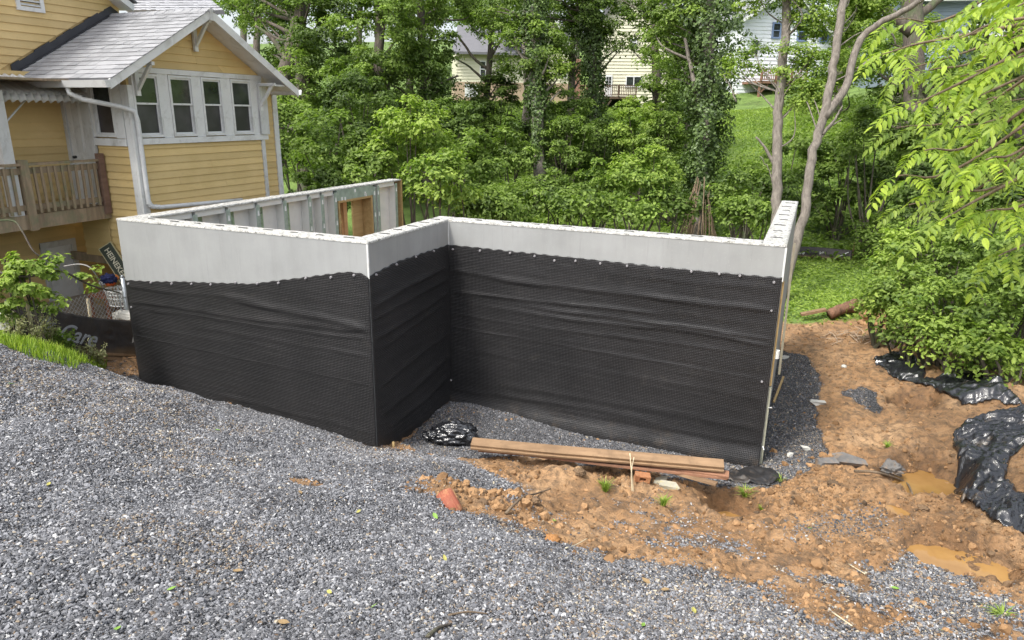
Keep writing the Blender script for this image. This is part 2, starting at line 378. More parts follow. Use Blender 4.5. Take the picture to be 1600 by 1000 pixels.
# bumps and pits: x, y, height, radius x, radius y
BP = [(1.75, -1.35, .12, .35, .22), (2.3, -1.15, .12, .3, .2), (2.9, -1.0, .06, .4, .25), (.3, 1.5, .1, .3, .3), (1.1, 1.6, .06, .5, .2),
      (2.3, .25, .14, .35, .2), (4.9, .9, .1, .35, .3), (4.75, .15, .05, .3, .3), (5.7, 1.1, .08, .2, .2)]
PITS = []
MOUNDS = [(7.3, 2.45, .28, .28, .5), (7.0, 5.6, .16, .5, .3), (6.4, 6.7, .12, .5, .3), (7.15, 4.6, .2, .6, .3), (5.5, 9.2, .14, .6, .4)]
def height(x, y):
    x = np.asarray(x, float); y = np.asarray(y, float); sh = x.shape; X = x.ravel(); Y = y.ravel(); Z = np.empty_like(X)
    for i in range(0, len(X), 40000):
        a, b = X[i:i+40000], Y[i:i+40000]
        Z[i:i+40000] = _w[_n]+_w[_n+1]*a+_w[_n+2]*b+_tps(np.hypot(a[:, None]-CT[None, :, 0], b[:, None]-CT[None, :, 1]))@_w[:_n]
    Z = Z.reshape(sh)
    for bx, by, h, rx, ry in BP+MOUNDS: Z = Z+h*np.exp(-((x-bx)/rx)**2-((y-by)/ry)**2)
    for bx, by, h, rx, ry in PITS:
        q = np.sqrt(((x-bx)/rx)**2+((y-by)/ry)**2)+.16*vnoise(x*5, y*5, 0, 3)+.06*vnoise(x*14, y*14, 0, 4)
        Z = Z-h*(1-sstep(.62, 1.05, q))
    return Z
def _pit(px, py, depth, rx, ry, z0=-2.5):
    for _ in range(6):
        p = onz(px, py, z0-depth*.72); z0 = float(height(np.array([p[0]]), np.array([p[1]]))[0])
    return (p[0], p[1], depth, rx, ry)
_pp = [_pit(1140, 820, .42, .38, .34), _pit(1448, 766, .34, .52, .62), _pit(1508, 895, .24, .50, .50), _pit(1400, 801, .07, .14, .12), _pit(1425, 640, .26, .36, .42)]
PITS += _pp
def gz(x, y): return float(height(np.array([x]), np.array([y]))[0])
def ground(px, py, t0=2.0, t1=80):
    """the point of the ground where a sight line through a photograph position lands"""
    d = ray(px, py); t = np.linspace(t0, t1, 1600)**1.0; P = CAM+d[None]*t[:, None]
    h = height(P[:, 0], P[:, 1]); k = np.where(P[:, 2] < h)[0]
    if len(k) == 0: return P[-1]
    k = max(k[0], 1); a = P[k-1, 2]-h[k-1]; b = P[k, 2]-h[k]; u = a/(a-b); p = P[k-1]+(P[k]-P[k-1])*u
    return p
def poly_world(pp, **k): return np.array([ground(*q, **k)[:2] for q in pp])
def inside(poly, x, y):
    x = np.asarray(x); c = np.zeros(x.shape, bool); n = len(poly)
    for i in range(n):
        x0, y0 = poly[i]; x1, y1 = poly[(i+1) % n]
        k = ((y0 > y) != (y1 > y)) & (x < (x1-x0)*(y-y0)/((y1-y0) or 1e-9)+x0); c ^= k
    return c
def dist_poly(poly, x, y):
    x = np.asarray(x, float); d = np.full(x.shape, 1e9); n = len(poly)
    for i in range(n):
        a = poly[i]; b = poly[(i+1) % n]; ab = b-a; t = np.clip(((x-a[0])*ab[0]+(y-a[1])*ab[1])/(ab@ab+1e-12), 0, 1)
        d = np.minimum(d, np.hypot(x-a[0]-t*ab[0], y-a[1]-t*ab[1]))
    return np.where(inside(poly, x, y), d, -d)
# where the clean gravel of the bank ends (the rest of the near ground is clay soil)
GR_EDGE = poly_world([(642, 772), (700, 800), (760, 815), (830, 835), (900, 850), (960, 872), (1050, 885), (1120, 905), (1180, 930), (1240, 960), (1330, 1000), (1450, 1080)])
GR_POLY = np.array([(9.0, -7), (9, -14), (-14, -14), (-14, -3.2), (-5.3, -1.9), (-4.3, -1.62), (-4.0, -.6), (-3.95, 0), (0, 0), (.35, .12), (.9, .1), (1.35, -.15), (1.9, -.45), (2.3, -.75), (1.9, -.85), (1.35, -1.05)] + [tuple(p) for p in GR_EDGE])
# dark gravel strip against the wall, behind the planks and along the right wall
GR2 = np.array([(0, .3), (0, 1.95), (4.2, 1.95), (4.2, 6.5), (4.75, 6.3), (4.95, 5), (4.95, 3.4), (5.05, 2.4), (4.75, 1.75), (4.3, 1.2), (3.2, 1.0), (1.9, .85), (1.3, .45), (.8, .15)])
GR3 = poly_world([(1310, 612), (1345, 602), (1375, 615), (1380, 650), (1360, 648), (1330, 628)])
GR4 = poly_world([(1330, 885), (1400, 865), (1480, 880), (1540, 930), (1600, 960), (1600, 1000), (1420, 1000), (1380, 940)])
GR5 = poly_world([(1250, 800), (1330, 790), (1420, 800), (1400, 830), (1300, 850), (1200, 845)])
GR6 = poly_world([(930, 872), (1060, 880), (1180, 905), (1320, 900), (1430, 925), (1600, 960), (1700, 1060), (1200, 1060), (1000, 900)])
SPOT = ground(478, 755)
def gravel_mask(x, y):
    wob = .10*fbm(x*2.2, y*2.2, 0, 5)+.05*fbm(x*9, y*9, 0, 6)
    m = sstep(-.26, .16, dist_poly(GR_POLY, x, y)+1.5*wob+.10*fbm(x*16, y*16, 0, 7))
    m = m*(1-.9*sstep(.24, .10, np.hypot(x-SPOT[0], (y-SPOT[1])*1.3)+.5*wob))
    near = (y > -3)&(y < 9)&(x > -1)&(x < 9)
    m2 = sstep(-.05, .08, dist_poly(GR2, x, y)+wob*.8)*.92
    m3 = sstep(-.05, .1, dist_poly(GR3, x, y)+wob)*.8
    m4 = sstep(-.1, .2, dist_poly(GR4, x, y)+wob*2)*.75
    m5 = sstep(-.1, .2, dist_poly(GR5, x, y)+wob*2)*.4
    patch = sstep(-.05, .6, fbm(x*1.7, y*1.7, 0, 9)+.5*fbm(x*7, y*7, 0, 8))*(.15+.85*sstep(.7, -.9, y+.25*(x-6)*0))*sstep(2.3, .6, y)*.5
    patch = np.maximum(patch, sstep(-.15, .15, dist_poly(GR6, x, y)+2.5*wob)*sstep(-.45, .35, fbm(x*2.3, y*2.3, 0, 12)+.5*fbm(x*8, y*8, 0, 13))*.8)   # thin gravel trodden into the clay
    return np.clip(np.maximum.reduce([m, m2, m3, m4, m5, patch]), 0, 1)
def grass_mask(x, y):
    wob = .3*fbm(x*1.1, y*1.1, 0, 15)+.15*fbm(x*5, y*5, 0, 16)
    far = sstep(8.1, 9.0, y+wob+.0*x)
    right = sstep(0, .7, (x-7.1)+.35*(y-6.4)+wob-.0)*sstep(3.4, 5, y)
    left = sstep(.0, .25, dist_poly(np.array([(-14, -3.2), (-5.3, -1.9), (-4.3, -1.6), (-4.2, -.95), (-4.35, -.35), (-4.9, .1), (-14, 1)]), x, y)+.15*wob)
    house = sstep(-4.6, -5.0, x+.3*wob)*sstep(3.0, 4.0, y)
    return np.clip(np.maximum.reduce([far, right, left, house]), 0, 1)

def axis(segs):
    out = [segs[0][0]]
    for a, b, st in segs:
        n = max(1, int(round((b-a)/st))); out += list(np.linspace(a, b, n+1)[1:])
    return np.array(out)
AX = axis([(-150, -30, 8), (-30, -8, 1.0), (-8, -5, .15), (-5, 8.4, .042), (8.4, 12, .2), (12, 30, 1.0), (30, 150, 8)])
AY = axis([(-80, -12, 6), (-12, -6, .3), (-6, 3.2, .042), (3.2, 9.5, .075), (9.5, 20, .25), (20, 60, 1.0), (60, 160, 8)])
GX, GY = np.meshgrid(AX, AY)
GZ = height(GX, GY)
GM = gravel_mask(GX, GY); SM = grass_mask(GX, GY)*(1-.0*GM)
soil = (1-GM)*(1-SM)*((GX > -6)&(GX < 10)&(GY < 12))
rough = fbm(GX*3.0, GY*3.0, 0, 21, 4); fine = fbm(GX*11, GY*11, 0, 22, 4)
ridged = 1-np.abs(fbm(GX*5, GY*5, 0, 23, 3))*2
smooth_area = sstep(2.6, 4.5, GY)*.55
DZ = soil*(1-smooth_area)*(rough*.085+fine*.06+np.maximum(ridged-.5, 0)*.09) + soil*smooth_area*(fine*.04+rough*.04) + GM*(fbm(GX*1.1, GY*1.3, 0, 30)*.12+fbm(GX*2.8, GY*2.8, 0, 34)*.035+fbm(GX*6, GY*6, 0, 31)*.014)*sstep(.4, -.6, GY) + SM*fbm(GX*1.2, GY*1.2, 0, 33)*.06
GZ = GZ+DZ
GZ = np.where((GX > -3.64)&(GX < 4.02)&(GY > .26)&(GY < 2.0)&(GX < -.2), -2.73, GZ)
WET = np.zeros_like(GX)
for bx, by, h, rx, ry in PITS:
    q = np.sqrt(((GX-bx)/rx)**2+((GY-by)/ry)**2)+.25*fbm(GX*6, GY*6, 0, 19)
    WET = np.maximum(WET, sstep(1.35, .85, q))
WET = np.maximum(WET, .8*sstep(.25, .5, fbm(GX*1.2, GY*1.2, 0, 20)))
ny, nx = GX.shape
ii = (np.arange(ny-1)[:, None]*nx+np.arange(nx-1)[None]).ravel()
me = mesh_np('ground', np.c_[GX.ravel(), GY.ravel(), GZ.ravel()], np.c_[ii, ii+1, ii+nx+1, ii+nx], None or [], True,
             {'gravel': ('POINT', GM.ravel()), 'grass': ('POINT', SM.ravel()), 'wet': ('POINT', WET.ravel())})
from bisect import bisect_right
def gsurf(x, y):
    """height of the finished ground sheet (bilinear)"""
    x = np.asarray(x, float); y = np.asarray(y, float)
    i = np.clip(np.searchsorted(AX, x)-1, 0, nx-2); j = np.clip(np.searchsorted(AY, y)-1, 0, ny-2)
    u = (x-AX[i])/(AX[i+1]-AX[i]); v = (y-AY[j])/(AY[j+1]-AY[j])
    return GZ[j, i]*(1-u)*(1-v)+GZ[j, i+1]*u*(1-v)+GZ[j+1, i]*(1-u)*v+GZ[j+1, i+1]*u*v
def gs(x, y): return float(gsurf(np.array([x]), np.array([y]))[0])
def gp(px, py, lift=0.):
    p = ground(px, py); return np.array([p[0], p[1], gs(p[0], p[1])+lift])

def m_ground():
    t = NT('ground_soil_gravel_grass'); p = t.pos()
    # clay
    a = t.noise(p, 1.5, 7, .65, .4); b = t.noise(p, 9, 7, .7, .3); c3 = t.noise(p, 45, 5, .7)
    clay = t.ramp(a, [(.3, (.23, .128, .06)), (.5, (.36, .212, .105)), (.7, (.48, .31, .17))])
    clay = t.mix(t.ramp(b, [(.38, .85), (.56, 0)]), clay, (.12, .08, .05))
    clay = t.mix(t.ramp(c3, [(.55, 0), (.75, .45)]), clay, (.40, .29, .17))
    grit = t.ramp(t.voro(p, 70), [(.1, 1), (.3, 0)]); gm = t.ramp(t.noise(p, 2.6, 5), [(.42, 0), (.62, .8)])
    clay = t.mix(t.math('MULTIPLY', grit, gm), clay, (.19, .185, .18))
    # gravel seen from far, between the loose stones
    v = t.n('ShaderNodeTexVoronoi'); t.l(p, v.inputs['Vector']); v.inputs['Scale'].default_value = 80
    sp = t.n('ShaderNodeSeparateColor'); t.l(v.outputs['Color'], sp.inputs[0])
    gcol = t.ramp(sp.outputs[0], [(0, (.06, .062, .07)), (.4, (.13, .135, .15)), (.75, (.24, .245, .26)), (1, (.44, .44, .45))])
    gcol = t.mix(t.ramp(v.outputs['Distance'], [(.35, 0), (.75, .85)]), gcol, (.03, .03, .032))
    # grass / forest floor
    gr = t.ramp(t.noise(p, 1.1, 6, .6), [(.35, (.085, .14, .03)), (.7, (.18, .27, .065))])
    gr = t.mix(t.ramp(t.noise(p, 14, 5), [(.5, 0), (.7, .6)]), gr, (.05, .075, .022))
    nz = t.math('MULTIPLY_ADD', t.math('SUBTRACT', b, .5), .7, t.attr('gravel'))
    fg = t.ramp(nz, [(.42, 0), (.58, 1)])
    ng = t.math('MULTIPLY_ADD', t.math('SUBTRACT', b, .5), .8, t.attr('grass'))
    fs = t.ramp(ng, [(.42, 0), (.6, 1)])
    col = t.mix(fs, t.mix(fg, clay, gcol), gr)
    h1 = t.math('ADD', t.math('MULTIPLY', b, .7), t.math('MULTIPLY', c3, .5))
    h2 = t.math('MULTIPLY', v.outputs['Distance'], -1.2)
    hm = t.n('ShaderNodeMix'); t.l(fg, hm.inputs[0]); t.l(h1, hm.inputs[2]); t.l(h2, hm.inputs[3])
    wt_ = t.attr('wet'); col = t.mix(t.math('MULTIPLY', wt_, .5), col, t.mix(1, col, (.35, .3, .27), 'MULTIPLY'))
    return t.bsdf(col, t.math('MULTIPLY_ADD', wt_, -.45, .9), t.bump(hm.outputs[0], 1.0, .04), 0, .3)
me.materials.append(m_ground())
gobj = link('ground', me); tag(gobj, 'sloping building plot of gravel, churned orange clay and grass rising to a wooded hillside', None, None, 'structure')

# ------------------------------------------------------------------ scattered stones and clods (geometry nodes, one object each)
def m_stone(name, stops, rough=.8):
    t = NT(name); k = rnd(t); c = t.ramp(k, stops); p = t.pos()
    if 'clay' not in name: c = t.mix(t.ramp(t.noise(p, 90, 3), [(.5, 0), (.75, .3)]), c, (.5, .5, .5))
    return t.bsdf(c, rough, t.bump(t.noise(p, 160, 3), .3, .003), 0, .35)
STONE = m_stone('crushed_stone', [(0, (.06, .062, .068)), (.3, (.10, .103, .114)), (.6, (.165, .17, .184)), (.84, (.25, .255, .275)), (.96, (.38, .382, .39)), (1, (.54, .54, .53))])
STONED = m_stone('crushed_stone_dark', [(0, (.03, .03, .034)), (.6, (.09, .092, .1)), (1, (.2, .2, .21))])
STONET = m_stone('crushed_stone_tan', [(0, (.12, .08, .05)), (.6, (.26, .2, .14)), (1, (.45, .4, .3))])
CLOD = m_stone('clay_clod', [(0, (.15, .085, .04)), (.5, (.27, .158, .076)), (1, (.37, .225, .115))], .95)
CLODG = m_stone('clay_clod_dark', [(0, (.08, .055, .035)), (1, (.2, .13, .075))], .95)
def scatter(name, P, rot, scl, pick, protos, label=None, sub=1):
    me = bpy.data.meshes.new(name); me.vertices.add(len(P)); me.vertices.foreach_set('co', np.ascontiguousarray(P, np.float32).ravel())
    for an, arr in (('rot', rot), ('scl', scl)):
        a = me.attributes.new(an, 'FLOAT_VECTOR', 'POINT'); a.data.foreach_set('vector', np.ascontiguousarray(arr, np.float32).ravel())
    a = me.attributes.new('pick', 'INT', 'POINT'); a.data.foreach_set('value', np.asarray(pick, np.int32))
    o = link(name, me); g = bpy.data.node_groups.new(name+'_nodes', 'GeometryNodeTree')
    g.interface.new_socket('Geometry', in_out='INPUT', socket_type='NodeSocketGeometry'); g.interface.new_socket('Geometry', in_out='OUTPUT', socket_type='NodeSocketGeometry')
    N = g.nodes.new; L = g.links.new
    gi, go = N('NodeGroupInput'), N('NodeGroupOutput'); ip = N('GeometryNodeInstanceOnPoints'); jn = N('GeometryNodeJoinGeometry')
    for i, (mt, sx, sy, sz) in enumerate(reversed(protos)):
        ic = N('GeometryNodeMeshIcoSphere'); ic.inputs['Radius'].default_value = .5; ic.inputs['Subdivisions'].default_value = sub
        sp = N('GeometryNodeSetPosition'); nz = N('ShaderNodeTexNoise'); nz.noise_dimensions = '4D'; nz.inputs['W'].default_value = i*7.3; nz.inputs['Scale'].default_value = 1.7
        vm = N('ShaderNodeVectorMath'); vm.operation = 'SUBTRACT'; vm.inputs[1].default_value = (.5, .5, .5); L(nz.outputs['Color'], vm.inputs[0])
        vs = N('ShaderNodeVectorMath'); vs.operation = 'SCALE'; vs.inputs['Scale'].default_value = 1.1; L(vm.outputs[0], vs.inputs[0])
        L(ic.outputs[0], sp.inputs[0]); L(vs.outputs[0], sp.inputs['Offset'])
        tf = N('GeometryNodeTransform'); tf.inputs['Scale'].default_value = (sx, sy, sz); L(sp.outputs[0], tf.inputs[0])
        sm = N('GeometryNodeSetMaterial'); sm.inputs['Material'].default_value = mt; L(tf.outputs[0], sm.inputs[0])
        ss = N('GeometryNodeSetShadeSmooth'); ss.inputs['Shade Smooth'].default_value = False; L(sm.outputs[0], ss.inputs[0])
        gt = N('GeometryNodeGeometryToInstance'); L(ss.outputs[0], gt.inputs[0]); L(gt.outputs[0], jn.inputs[0])
    def na(n, ty):
        x = N('GeometryNodeInputNamedAttribute'); x.data_type = ty; x.inputs['Name'].default_value = n; return x.outputs['Attribute']
    L(gi.outputs[0], ip.inputs['Points']); L(jn.outputs[0], ip.inputs['Instance']); ip.inputs['Pick Instance'].default_value = True
    L(na('pick', 'INT'), ip.inputs['Instance Index']); L(na('rot', 'FLOAT_VECTOR'), ip.inputs['Rotation']); L(na('scl', 'FLOAT_VECTOR'), ip.inputs['Scale'])
    L(ip.outputs[0], go.inputs[0]); md = o.modifiers.new('scatter', 'NODES'); md.node_group = g
    return tag(o, label, None, None, 'stuff')
def seen(P, margin=60, far=60):
    px, py, k = project(P); return (k > .3)&(k < far)&(px > -margin)&(px < 1600+margin)&(py > -margin)&(py < 1000+margin)
def stone_field(n, x0, x1, y0, y1, maskf, dens=None):
    x = rng.uniform(x0, x1, n); y = rng.uniform(y0, y1, n); m = maskf(x, y); k = rng.random(n) < m; x, y = x[k], y[k]
    z = gsurf(x, y); P = np.c_[x, y, z]; k = seen(P); return P[k]
# keep stones out of the building
def outside(x, y): return ~((x > -3.95)&(x < 4.3)&(y > -.02)&~((x > .02)&(y < 1.88)))
def gm_s(x, y): return np.where(outside(x, y), gravel_mask(x, y)**1.5, 0)*(1-np.clip(grass_mask(x, y)*1.3, 0, 1))
Pa = stone_field(1250000, -5.5, 8.5, -6.2, 2.0, gm_s)
Pb = stone_field(26000, 4.2, 5.6, 1.8, 6.5, gm_s)
P = np.r_[Pa, Pb]; n = len(P)
s = np.clip(rng.lognormal(math.log(.0118), .42, n), .0055, .034); P[:, 2] += s*.12
rot = np.c_[rng.normal(0, .5, (n, 2)), rng.uniform(0, 6.28, n)]
_f = fbm(P[:, 0]*.8, P[:, 1]*.8, 0, 91)+.5*fbm(P[:, 0]*4, P[:, 1]*4, 0, 92); _u = rng.random(n)
_st = s
_tan = .04+.2*sstep(.1, .5, _f)+.2*sstep(0, 2.5, P[:, 0]-2)*sstep(-2, -.5, _f+.2); _dk = .10+.45*sstep(-.05, -.5, fbm(P[:, 0]*1.5, P[:, 1]*1.5, 0, 93))+.75*(P[:, 1] > .2)
_pick = np.where(_u < _tan, 4, np.where(rng.random(n) < _dk, 5, rng.integers(0, 4, n)))
scatter('gravel', P, rot, s[:, None]*rng.uniform(.75, 1.25, (n, 3)), _pick,
        [(STONE, 1.25, .9, .5), (STONE, 1.1, .8, .7), (STONE, 1.35, .75, .45), (STONE, 1, 1, .6), (STONET, 1.1, .9, .6), (STONED, 1.2, .9, .6)],
        'bank of loose grey crushed stone covering the slope in front of the walls')
def cl_s(x, y):
    soil = (1-gravel_mask(x, y))*(1-grass_mask(x, y)); c = sstep(-.1, .35, fbm(x*1.8, y*1.8, 0, 44))
    heap = np.exp(-((x-2.0)/.7)**2-((y+1.25)/.3)**2)+np.exp(-((x-5.1)/.6)**2-((y-.9)/.4)**2)
    flat = 1-sstep(2.6, 4.2, y)*.8
    return np.where(outside(x, y), np.clip(soil*(c*.5*flat+.04)+soil*heap, 0, 1), 0)
Pc = stone_field(230000, -4.6, 8.4, -3.5, 9.2, cl_s); n = len(Pc)
s = np.clip(rng.lognormal(math.log(.019), .55, n), .008, .10); 
near = np.exp(-((Pc[:, 0]-2.0)/.7)**2-((Pc[:, 1]+1.25)/.3)**2); s *= 1+near*.6
scatter('clay_clods', Pc, rng.uniform(0, 6.28, (n, 3)), s[:, None]*rng.uniform(.8, 1.3, (n, 3)), rng.integers(0, 4, n),
        [(CLOD, 1, .9, .8), (CLOD, 1.2, .8, .7), (CLODG, 1, 1, .7), (CLOD, .9, 1.1, .9)], 'lumps of churned orange clay soil scattered over the ground', 2)

# ------------------------------------------------------------------ leaf helpers
def leaf_quads(C, N, L, W, tint, T=None, fold=.25):
    """rhombic leaves: centre, normal, length, width -> V, F"""
    n = len(C); r = rng.normal(size=(n, 3)) if T is None else T
    t = r-(r*N).sum(1)[:, None]*N; t /= np.linalg.norm(t, axis=1)[:, None]+1e-9; b = np.cross(N, t)
    L = L[:, None]; W = W[:, None]
    V = np.stack([C-t*L*.5, C+b*W*.5-t*L*.06+N*W*fold*.5, C+t*L*.5-N*L*.12, C-b*W*.5-t*L*.06+N*W*fold*.5], 1).reshape(-1, 3)
    i = np.arange(n)*4
    F = np.stack([np.c_[i, i+1, i+2], np.c_[i, i+2, i+3]], 1).reshape(-1, 3)
    return V, F, np.repeat(tint, 2)
def norm(a): return a/(np.linalg.norm(a, axis=-1, keepdims=True)+1e-9)
def crown_points(c, rad, nl, clumps, cr, shell=.55, bottom=-.7):
    """leaf centres and normals for a crown of separate clumps spread through an ellipsoid"""
    c = np.asarray(c, float); rad = np.asarray(rad, float)
    d = norm(rng.normal(size=(clumps*2, 3))); d = d[d[:, 2] > bottom][:clumps]; K = len(d)
    q = shell+(1-shell)*rng.random(K)**.6
    lump = 1+.28*fbm(d[:, 0]*1.7+c[0], d[:, 1]*1.7+c[1], d[:, 2]*1.7, 51)
    cc = c+d*rad*(q*lump)[:, None]
    crs = cr*rng.uniform(.6, 1.35, K)
    k = rng.integers(0, K, nl)
    e = norm(rng.normal(size=(nl, 3))+np.array([0, 0, .55])); e[:, 2] = np.abs(e[:, 2])*np.where(rng.random(nl) < .82, 1, -1)
    rr = rng.random(nl)**.45
    C = cc[k]+e*np.c_[crs[k], crs[k], crs[k]*.6]*rr[:, None]
    out = norm(C-c)
    N = norm(e*.6+out*.35+np.array([0, 0, .75])+rng.normal(size=(nl, 3))*.38)
    ct = rng.normal(0, .17, K)
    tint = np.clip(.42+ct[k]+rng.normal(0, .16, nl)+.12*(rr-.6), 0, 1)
    return C, N, tint, cc
LEAFTOTAL = 0
def foliage(name, parent, C, N, tint, size, mat, ratio=.55, label=None):
    global LEAFTOTAL
    n = len(C); LEAFTOTAL += n; o = np.array(parent.location) if parent else np.zeros(3)
    L = size*rng.uniform(.65, 1.3, n); V, F, tt = leaf_quads(C-o, N, L, L*ratio, tint)
    me = mesh_np(name, V, F, mat, False, {'tint': ('FACE', tt)}); ob = link(name, me, parent)
    if label: ob['label'] = label
    return ob
def rad3(px, py, D): return (px*D/FPX, min(px, py*1.2)*D/FPX*.8, py*D/FPX)
def shrub(px, py, D, rx, ry, kind, label, size=.11, dens=1.0, cat='shrub', name='shrub', group=None, cr=.36, shell=.45):
    ry *= 1.12; c = at(px, py+3, D); r = rad3(rx*1.08, ry, D); bz = gz(c[0], c[1]); base = (c[0], c[1], min(bz, c[2]-r[2]*.6))
    o = empty(name, base, label, cat, group)
    if c[2]-r[2]*.7 > bz+.6: name_st = 'trunk'
    nl = int(dens*8.5*math.pi*rx*ry/((size*FPX/D)**2*.42)); nl = min(nl, 24000)
    C, N, t, cc = crown_points(c, r, nl, max(8, int(26*(r[0]*r[2])**.5/(cr*2))), cr, shell)
    foliage('foliage', o, C, N, t, size, LEAF[kind])
    mb = MB(); 
    for q in cc[rng.permutation(len(cc))[:7]]:
        b = np.array(base)+rng.normal(0, .08, 3)*[1, 1, 0]; mid = (b+q)/2+rng.normal(0, .12, 3)
        mb.tube(catmull([b, mid, q], 4), list(np.linspace(.03+.012*r[2], .008, 9)), 5)
    g = MB(base); g.v = [tuple(np.array(v)-g.o) for v in mb.v]; g.f = mb.f
    g.build('stem', BARKD, o)
    return o
def limb(pts, r0, r1, k=10, n=6, wob=.015):
    P = catmull(pts, n); P = [p+rng.normal(0, wob, 3) for p in P]; return P, list(r0+(r1-r0)*np.linspace(0, 1, len(P))**.9)
def tree(name, px_path, D, r0, r1, barkmat, label, crowns=(), limbs=(), ivy=None, size=.12, kind='mid', dens=1.0, cat='tree', group=None, cr=.4, shell=.5):
    """px_path: the trunk as photograph positions at distance D; crowns: (px,py,D,rx,ry,kind,dens)"""
    D0 = D if not hasattr(D, '__len__') else D[0]; DD = np.linspace(D, D, len(px_path)) if not hasattr(D, '__len__') else np.array(D)
    pts = [at(x, y, d) for (x, y), d in zip(px_path, DD)]
    b = pts[0].copy(); b[2] = gz(b[0], b[1])-.1
    if b[2] < pts[0][2]-.05: pts = [b]+pts
    o = empty(name, (pts[0][0], pts[0][1], gz(pts[0][0], pts[0][1])), label, cat, group)
    P, Rr = limb(pts, r0, r1); Rr = [r*(1+.35*math.exp(-i/1.5)) for i, r in enumerate(Rr)]
    mb = MB(o.location); mb.tube(P, Rr, 12); mb.build('trunk', barkmat, o, True)
    for lp, ld, a, b2 in limbs:
        ld = ld if hasattr(ld, '__len__') else [ld]*len(lp)
        Q, q = limb([at(x, y, d) for (x, y), d in zip(lp, ld)], a, b2, 8, 5, .008); mb = MB(o.location); mb.tube(Q, q, 8); mb.build('branch', barkmat, o, True)
    AC, AN, AT = [], [], []
    kinds = {}
    for (cx, cy, cD, rx, ry, kd, dn) in crowns:
        c = at(cx, cy, cD); r = rad3(rx, ry, cD); nl = int(dens*dn*6.5*math.pi*rx*ry/((size*FPX/cD)**2*.42)); nl = min(nl, 20000)
        C, N, t, cc = crown_points(c, r, nl, max(8, int(26*(r[0]*r[2])**.5/(cr*2))), cr, shell, -.9)
        kinds.setdefault(kd, []).append((C, N, t))
        tp = np.array(P)
        mb = MB(o.location)
        for q in cc[rng.permutation(len(cc))[:(3 if size < .1 else 6)]]:
            j = np.argmin(np.linalg.norm(tp-q+np.array([0, 0, 1.0]), axis=1)); a = tp[j]; mid = (a+q)/2+rng.normal(0, .15, 3)
            mb.tube(catmull([a, mid, q], 4), list(np.linspace(max(.015, Rr[j]*(.2 if size < .1 else .35)), .008, 9)), 5)
        mb.build('branch', barkmat, o, True)
    for kd, L in kinds.items():
        foliage('crown', o, np.concatenate([x[0] for x in L]), np.concatenate([x[1] for x in L]), np.concatenate([x[2] for x in L]), size, LEAF[kd])
    if ivy:
        i0, i1, w0, w1, n, isz = ivy   # fraction of the trunk, sleeve half width at its foot and top (m)
        tp = np.array(P); u = rng.random(n); idx = (i0+(i1-i0)*u)*(len(tp)-1); a = np.floor(idx).astype(int).clip(0, len(tp)-2); f = (idx-a)[:, None]
        ax = tp[a]*(1-f)+tp[a+1]*f; ang = rng.uniform(0, 6.283, n)
        lump = 1+1.0*fbm(ax[:, 2]*1.1, ang*1.0, 0, 77)+.5*fbm(ax[:, 2]*4, ang*2.5, 0, 79); rr = (w0+(w1-w0)*u)*np.clip(lump, .25, 2)*(.45+.65*rng.random(n)**.6)
        dr = np.c_[np.cos(ang), np.sin(ang), np.zeros(n)]; C = ax+dr*rr[:, None]; N = norm(dr+np.array([0, 0, .5])+rng.normal(size=(n, 3))*.6)
        tt = np.clip(.4+.25*fbm(ax[:, 2]*2, ang*1.5, 0, 78)+rng.normal(0, .17, n), 0, 1)
        foliage('ivy', o, C, N, tt, isz, LEAF['ivy'], .8)
    return o
#BODY
# ================================================================== FOUNDATION (precast wall panels, membrane, studs)
T = .26; ZB = -2.73; XE = 4.27; YC = 1.9; YE = 6.5; YD = 6.62; XA = -3.9
fd = empty('foundation_walls', (0, 0, ZB), 'new grey precast concrete basement walls wrapped in black dimpled drainage sheet', 'foundation')
def panel(a, b, nm='wall_panel', mat=None):
    return MB(a).box(a, b).build(nm, mat or CONC, fd)
HB = .028     # beam capping
for a, b in [((XA, 0, ZB), (0, T, -HB)), ((-T, T, ZB), (0, YC+T, -HB)), ((0, YC, ZB), (XE-T, YC+T, -HB)), ((XE-T, YC, ZB), (XE, YE, -HB))]: panel(a, b)
e = .004
def beam_top(x0, y0, x1, y1):
    nx_ = max(2, int((x1-x0)/.035)); ny_ = max(2, int((y1-y0)/.035))
    X, Y = np.meshgrid(np.linspace(x0, x1, nx_+1), np.linspace(y0, y1, ny_+1))
    Z = .004*fbm(X*9, Y*9, 0, 61)+.004*fbm(X*30, Y*30, 0, 62)
    Z[[0, -1]] -= .004; Z[:, [0, -1]] -= .004
    V = np.c_[X.ravel(), Y.ravel(), Z.ravel()]; n = X.shape[1]; i = (np.arange(ny_)[:, None]*n+np.arange(nx_)[None]).ravel()
    V = V-np.array([0, 0, ZB]); F = np.c_[i, i+1, i+n+1, i+n]
    # skirt
    def sk(ids):
        global_n = len(V); low = V[ids].copy(); low[:, 2] = -HB-ZB; return low
    loops = list(range(0, n))+[k*n+n-1 for k in range(1, ny_+1)]+[ny_*n+k for k in range(n-2, -1, -1)]+[k*n for k in range(ny_-1, 0, -1)]
    low = V[loops].copy(); low[:, 2] = -HB-ZB; m0 = len(V); V = np.r_[V, low]; K = len(loops)
    S = np.array([(loops[q], m0+q, m0+(q+1) % K, loops[(q+1) % K]) for q in range(K)]); F = np.r_[F, S]
    link('top_beam', mesh_np('top_beam', V, F, TOP, False), fd)
beam_top(XA-e, -e, e, T); beam_top(-T, T+.001, e, YC-.001+T); beam_top(e+.001, YC-e, XE-T-.001, YC+T); beam_top(XE-T, YC-e, XE+e, YE); beam_top(XA-e, T+.001, XA+T, YD)
